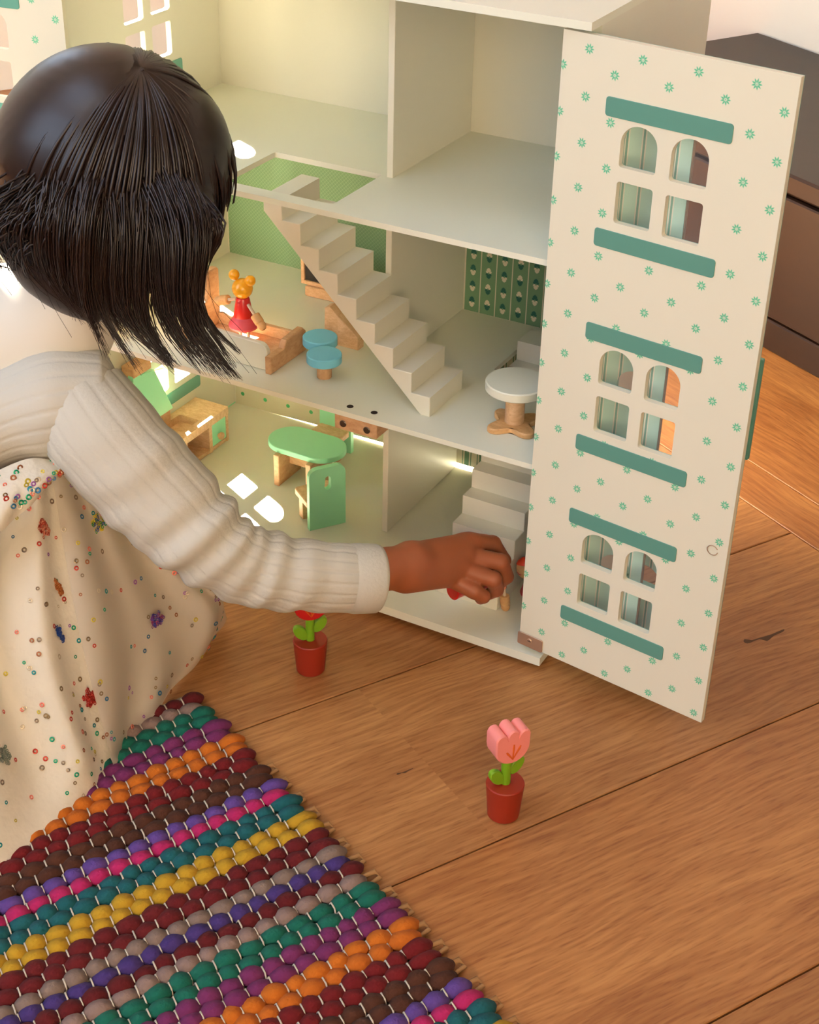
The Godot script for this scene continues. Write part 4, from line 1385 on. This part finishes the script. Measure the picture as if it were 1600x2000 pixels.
func make_hair(t, hc: Vector3, hb: Callable):
	# solid undercoat on the skull, left open over the face
	var cap := []
	chain(cap, [[hb.call(0, 0.018, -0.020), 0.0735], [hb.call(0, 0.030, 0.004), 0.064]], 0.02)
	chain(cap, [[hb.call(0, -0.01, -0.030), 0.066], [hb.call(0, -0.05, -0.020), 0.050]], 0.03)
	for s in [-1.0, 1.0]:
		chain(cap, [[hb.call(s * 0.052, 0.020, 0.012), 0.030], [hb.call(s * 0.060, -0.030, 0.012), 0.024], [hb.call(s * 0.060, -0.060, 0.010), 0.015]], 0.02)
	chain(cap, [[V(-0.3600, 0.3950, 0.1700), 0.032], [V(-0.3450, 0.3700, 0.1780), 0.024]], 0.03)
	chain(cap, [[V(-0.3150, 0.4000, 0.1740), 0.026], [V(-0.3000, 0.3720, 0.1850), 0.014]], 0.03)
	chain(cap, [[V(-0.2750, 0.4050, 0.1560), 0.024], [V(-0.2650, 0.3700, 0.1700), 0.011]], 0.03)
	chain(cap, [[V(-0.2480, 0.4080, 0.1480), 0.016], [V(-0.2460, 0.3800, 0.1580), 0.008]], 0.03)
	chain(cap, [[V(-0.3840, 0.3870, 0.1880), 0.020], [V(-0.3540, 0.3690, 0.1880), 0.022], [V(-0.3290, 0.3560, 0.1900), 0.017], [V(-0.3080, 0.3430, 0.1960), 0.009]], 0.02)
	var st := mb()
	body_mesh(st, cap, 0.0055)
	var hair := obj("hair", st, M.hair, t)
	var locks := [
		[V(-0.3809, 0.3930, 0.1983), V(-0.3907, 0.3685, 0.1941), V(-0.3772, 0.3536, 0.1975), 0.016], [V(-0.3639, 0.3952, 0.1944), V(-0.3707, 0.3675, 0.1909), V(-0.3532, 0.3511, 0.1933), 0.016],
		[V(-0.3470, 0.3974, 0.1906), V(-0.3525, 0.3665, 0.1887), V(-0.3337, 0.3400, 0.1974), 0.015], [V(-0.3336, 0.3996, 0.1887), V(-0.3369, 0.3621, 0.1902), V(-0.3164, 0.3358, 0.1979), 0.013],
		[V(-0.3237, 0.4016, 0.1887), V(-0.3248, 0.3577, 0.1936), V(-0.3034, 0.3315, 0.2007), 0.012], [V(-0.3138, 0.4037, 0.1887), V(-0.3155, 0.3565, 0.1962), V(-0.2925, 0.3305, 0.2023), 0.011],
		[V(-0.3040, 0.4058, 0.1887), V(-0.3036, 0.3522, 0.1996), V(-0.2819, 0.3164, 0.2134), 0.006], [V(-0.2911, 0.4097, 0.1925), V(-0.2897, 0.3533, 0.2048), V(-0.2546, 0.3141, 0.2138), 0.006],
		[V(-0.2892, 0.4079, 0.1860), V(-0.2887, 0.3546, 0.1967), V(-0.2678, 0.3294, 0.2034), 0.008], [V(-0.2779, 0.4100, 0.1852), V(-0.2735, 0.3504, 0.1983), V(-0.2296, 0.3147, 0.2002), 0.008],
		[V(-0.2750, 0.4083, 0.1782), V(-0.2693, 0.3452, 0.1931), V(-0.2368, 0.3144, 0.1976), 0.008], [V(-0.2706, 0.4066, 0.1705), V(-0.2682, 0.3464, 0.1849), V(-0.2370, 0.3115, 0.1930), 0.007],
		[V(-0.2639, 0.4067, 0.1669), V(-0.2529, 0.3435, 0.1789), V(-0.2169, 0.3087, 0.1844), 0.006], [V(-0.2560, 0.4087, 0.1679), V(-0.2443, 0.3458, 0.1795), V(-0.2067, 0.3088, 0.1856), 0.006],
		[V(-0.2465, 0.4108, 0.1681), V(-0.2371, 0.3480, 0.1807), V(-0.1955, 0.3097, 0.1857), 0.006], [V(-0.2399, 0.4109, 0.1645), V(-0.2328, 0.3481, 0.1784), V(-0.1911, 0.3108, 0.1826), 0.006],
		[V(-0.2361, 0.4092, 0.1570), V(-0.2305, 0.3461, 0.1719), V(-0.1884, 0.3070, 0.1773), 0.005], [V(-0.2339, 0.4075, 0.1505), V(-0.2323, 0.3506, 0.1630), V(-0.1965, 0.3135, 0.1703), 0.005],
		[V(-0.2327, 0.4057, 0.1444), V(-0.2340, 0.3485, 0.1587), V(-0.1988, 0.3188, 0.1610), 0.003], [V(-0.2301, 0.4039, 0.1376), V(-0.2434, 0.3730, 0.1398), V(-0.2374, 0.3498, 0.1530), 0.005]]
	var crown: Vector3 = hb.call(0, 0.080, -0.030)
	for li in locks.size():
		var l = locks[li]
		st = mb()
		var out := V(0.40, 0.53, 0.75)
		l[0] += out * (0.044 if li < 7 else 0.020); l[1] += out * (0.034 if li < 7 else 0.014); l[2] += out * (0.012 if li < 7 else 0.003)
		var root: Vector3 = l[0] + (l[0] - l[1]) * 0.6
		for i in 80:
			var j: Vector3 = V(rng.randfn(), rng.randfn(), rng.randfn()) * float(l[3]) * 0.55
			var e: Vector3 = V(rng.randfn(), rng.randfn(), rng.randfn()) * float(l[3]) * 0.32
			var cut := rng.randf_range(0.72, 1.0) if i > 6 else 1.0
			var over: Vector3 = hc + ((root + j * 2.0) - hc).normalized() * 0.082
			var mid: Vector3 = hc + (((over + crown) / 2.0) - hc).normalized() * 0.083
			var p := [crown + j * 0.5, mid, over, l[0] + j, l[1] + j * 0.8, l[2] + e]
			var pts := []
			var rad := []
			for k in 15:
				var s := k / 14.0 * cut
				pts.append(spline(p, s * 5.0))
				rad.append(0.0010 * clampf((1.0 - k / 14.0) * 3.0, 0.12, 1.0))
			tube(st, pts, rad, 4, false)
		obj("hair_lock", st, M.hair, hair)
	# the combed surface of the crown
	st = mb()
	for i in 1500:
		var a := rng.randf() * TAU
		var side := V(cos(a), 0, sin(a))
		if side.dot(hb.call(0, 0, 1) - hc) > 0.93: continue
		var j := V(rng.randfn(), rng.randfn(), rng.randfn()) * 0.004
		var pts := []
		var rad := []
		for k in 12:
			var s := k / 11.0
			var d: Vector3 = (crown - hc).normalized().slerp((side * 0.94 + V(0, -0.35, 0)).normalized(), s)
			pts.append(hc + hb.call(0, 0.014, -0.012) - hc + d * (0.0765 + 0.004 * s) + j * s + V(0, -0.012, 0) * s * s)
			rad.append(0.0016 * clampf((1.0 - s) * 4.0, 0.25, 1.0))
		tube(st, pts, rad, 4, false)
	obj("crown_hair", st, M.hair, hair).set_meta("kind", "stuff")
	# fine flyaway hairs
	st = mb()
	for i in 12:
		var l = locks[rng.randi() % locks.size()]
		var j: Vector3 = V(rng.randfn(), rng.randfn(), rng.randfn()) * 0.011
		var pts := []
		var rad := []
		for k in 10:
			pts.append(spline([l[0] + j * 0.4, l[1] + j, l[2] + j * 1.1 + V(0.004, -0.006, 0)], k / 9.0 * 2.0))
			rad.append(0.00018)
		tube(st, pts, rad, 3, false)
	obj("flyaway_hair", st, M.hair, hair).set_meta("kind", "stuff")

const SUN_WIN := [-0.09, 0.5]       # span of the sunny window along the left wall (local z)
const FRONT_WIN := [-1.0, 0.85]      # span of the window behind the camera (local x)
const SKYLIGHT := [-0.9, 0.35, 0.7, 1.7]   # opening in the ceiling over the front of the room (local x, local z)

func _ready():
	rng.seed = 4
	var cam := Camera3D.new()
	cam.name = "camera"
	cam.keep_aspect = Camera3D.KEEP_HEIGHT
	cam.fov = 36.581
	cam.near = 0.02
	cam.far = 30.0
	cam.transform = Transform3D(Basis(V(0.877684, 0.021196, -0.478771), V(-0.269069, 0.848495, -0.455695), V(0.396576, 0.528779, 0.750414)), V(0.411839, 0.841381, 1.035927))
	add_child(cam)
	cam.current = true
	var env := Environment.new()
	env.background_mode = Environment.BG_SKY
	var sky := Sky.new()
	var ps := ProceduralSkyMaterial.new()
	ps.sky_top_color = Color(0.78, 0.86, 0.98)
	ps.sky_horizon_color = Color(0.91, 0.975, 1.0)
	ps.ground_horizon_color = Color(0.80, 0.72, 0.62)
	ps.ground_bottom_color = Color(0.55, 0.48, 0.40)
	ps.sky_energy_multiplier = 1.0
	ps.sun_angle_max = 1.0
	sky.sky_material = ps
	env.sky = sky
	env.background_energy_multiplier = 5.0
	env.ambient_light_source = Environment.AMBIENT_SOURCE_SKY
	env.tonemap_mode = Environment.TONE_MAPPER_LINEAR
	env.tonemap_exposure = 0.95
	env.sdfgi_enabled = true
	env.ssao_enabled = true
	env.ssil_enabled = true
	var we := WorldEnvironment.new()
	we.name = "world_environment"
	we.environment = env
	add_child(we)
	var sun := DirectionalLight3D.new()
	sun.name = "sun"
	sun.light_color = Color(1.0, 0.95, 0.87)
	sun.light_energy = 62.0
	sun.light_angular_distance = 0.6
	sun.shadow_enabled = true
	var dir := V(1.0, -0.795, 0.49).normalized()
	sun.basis = Basis.looking_at(dir, Vector3.UP)
	add_child(sun)

	make_materials()
	make_room()
	make_house()
	make_person()
	make_rug()
	make_toys()
	make_pot("toy tulip in a red pot whose bloom is hidden by the child's sleeve", V(-0.1800, FLOOR, 0.0985), 0.75, M.petal_red)
	make_pot("pink toy tulip in a red pot alone on the open floor nearest the camera", V(0.0515, FLOOR, 0.1812), 0.95, M.petal)
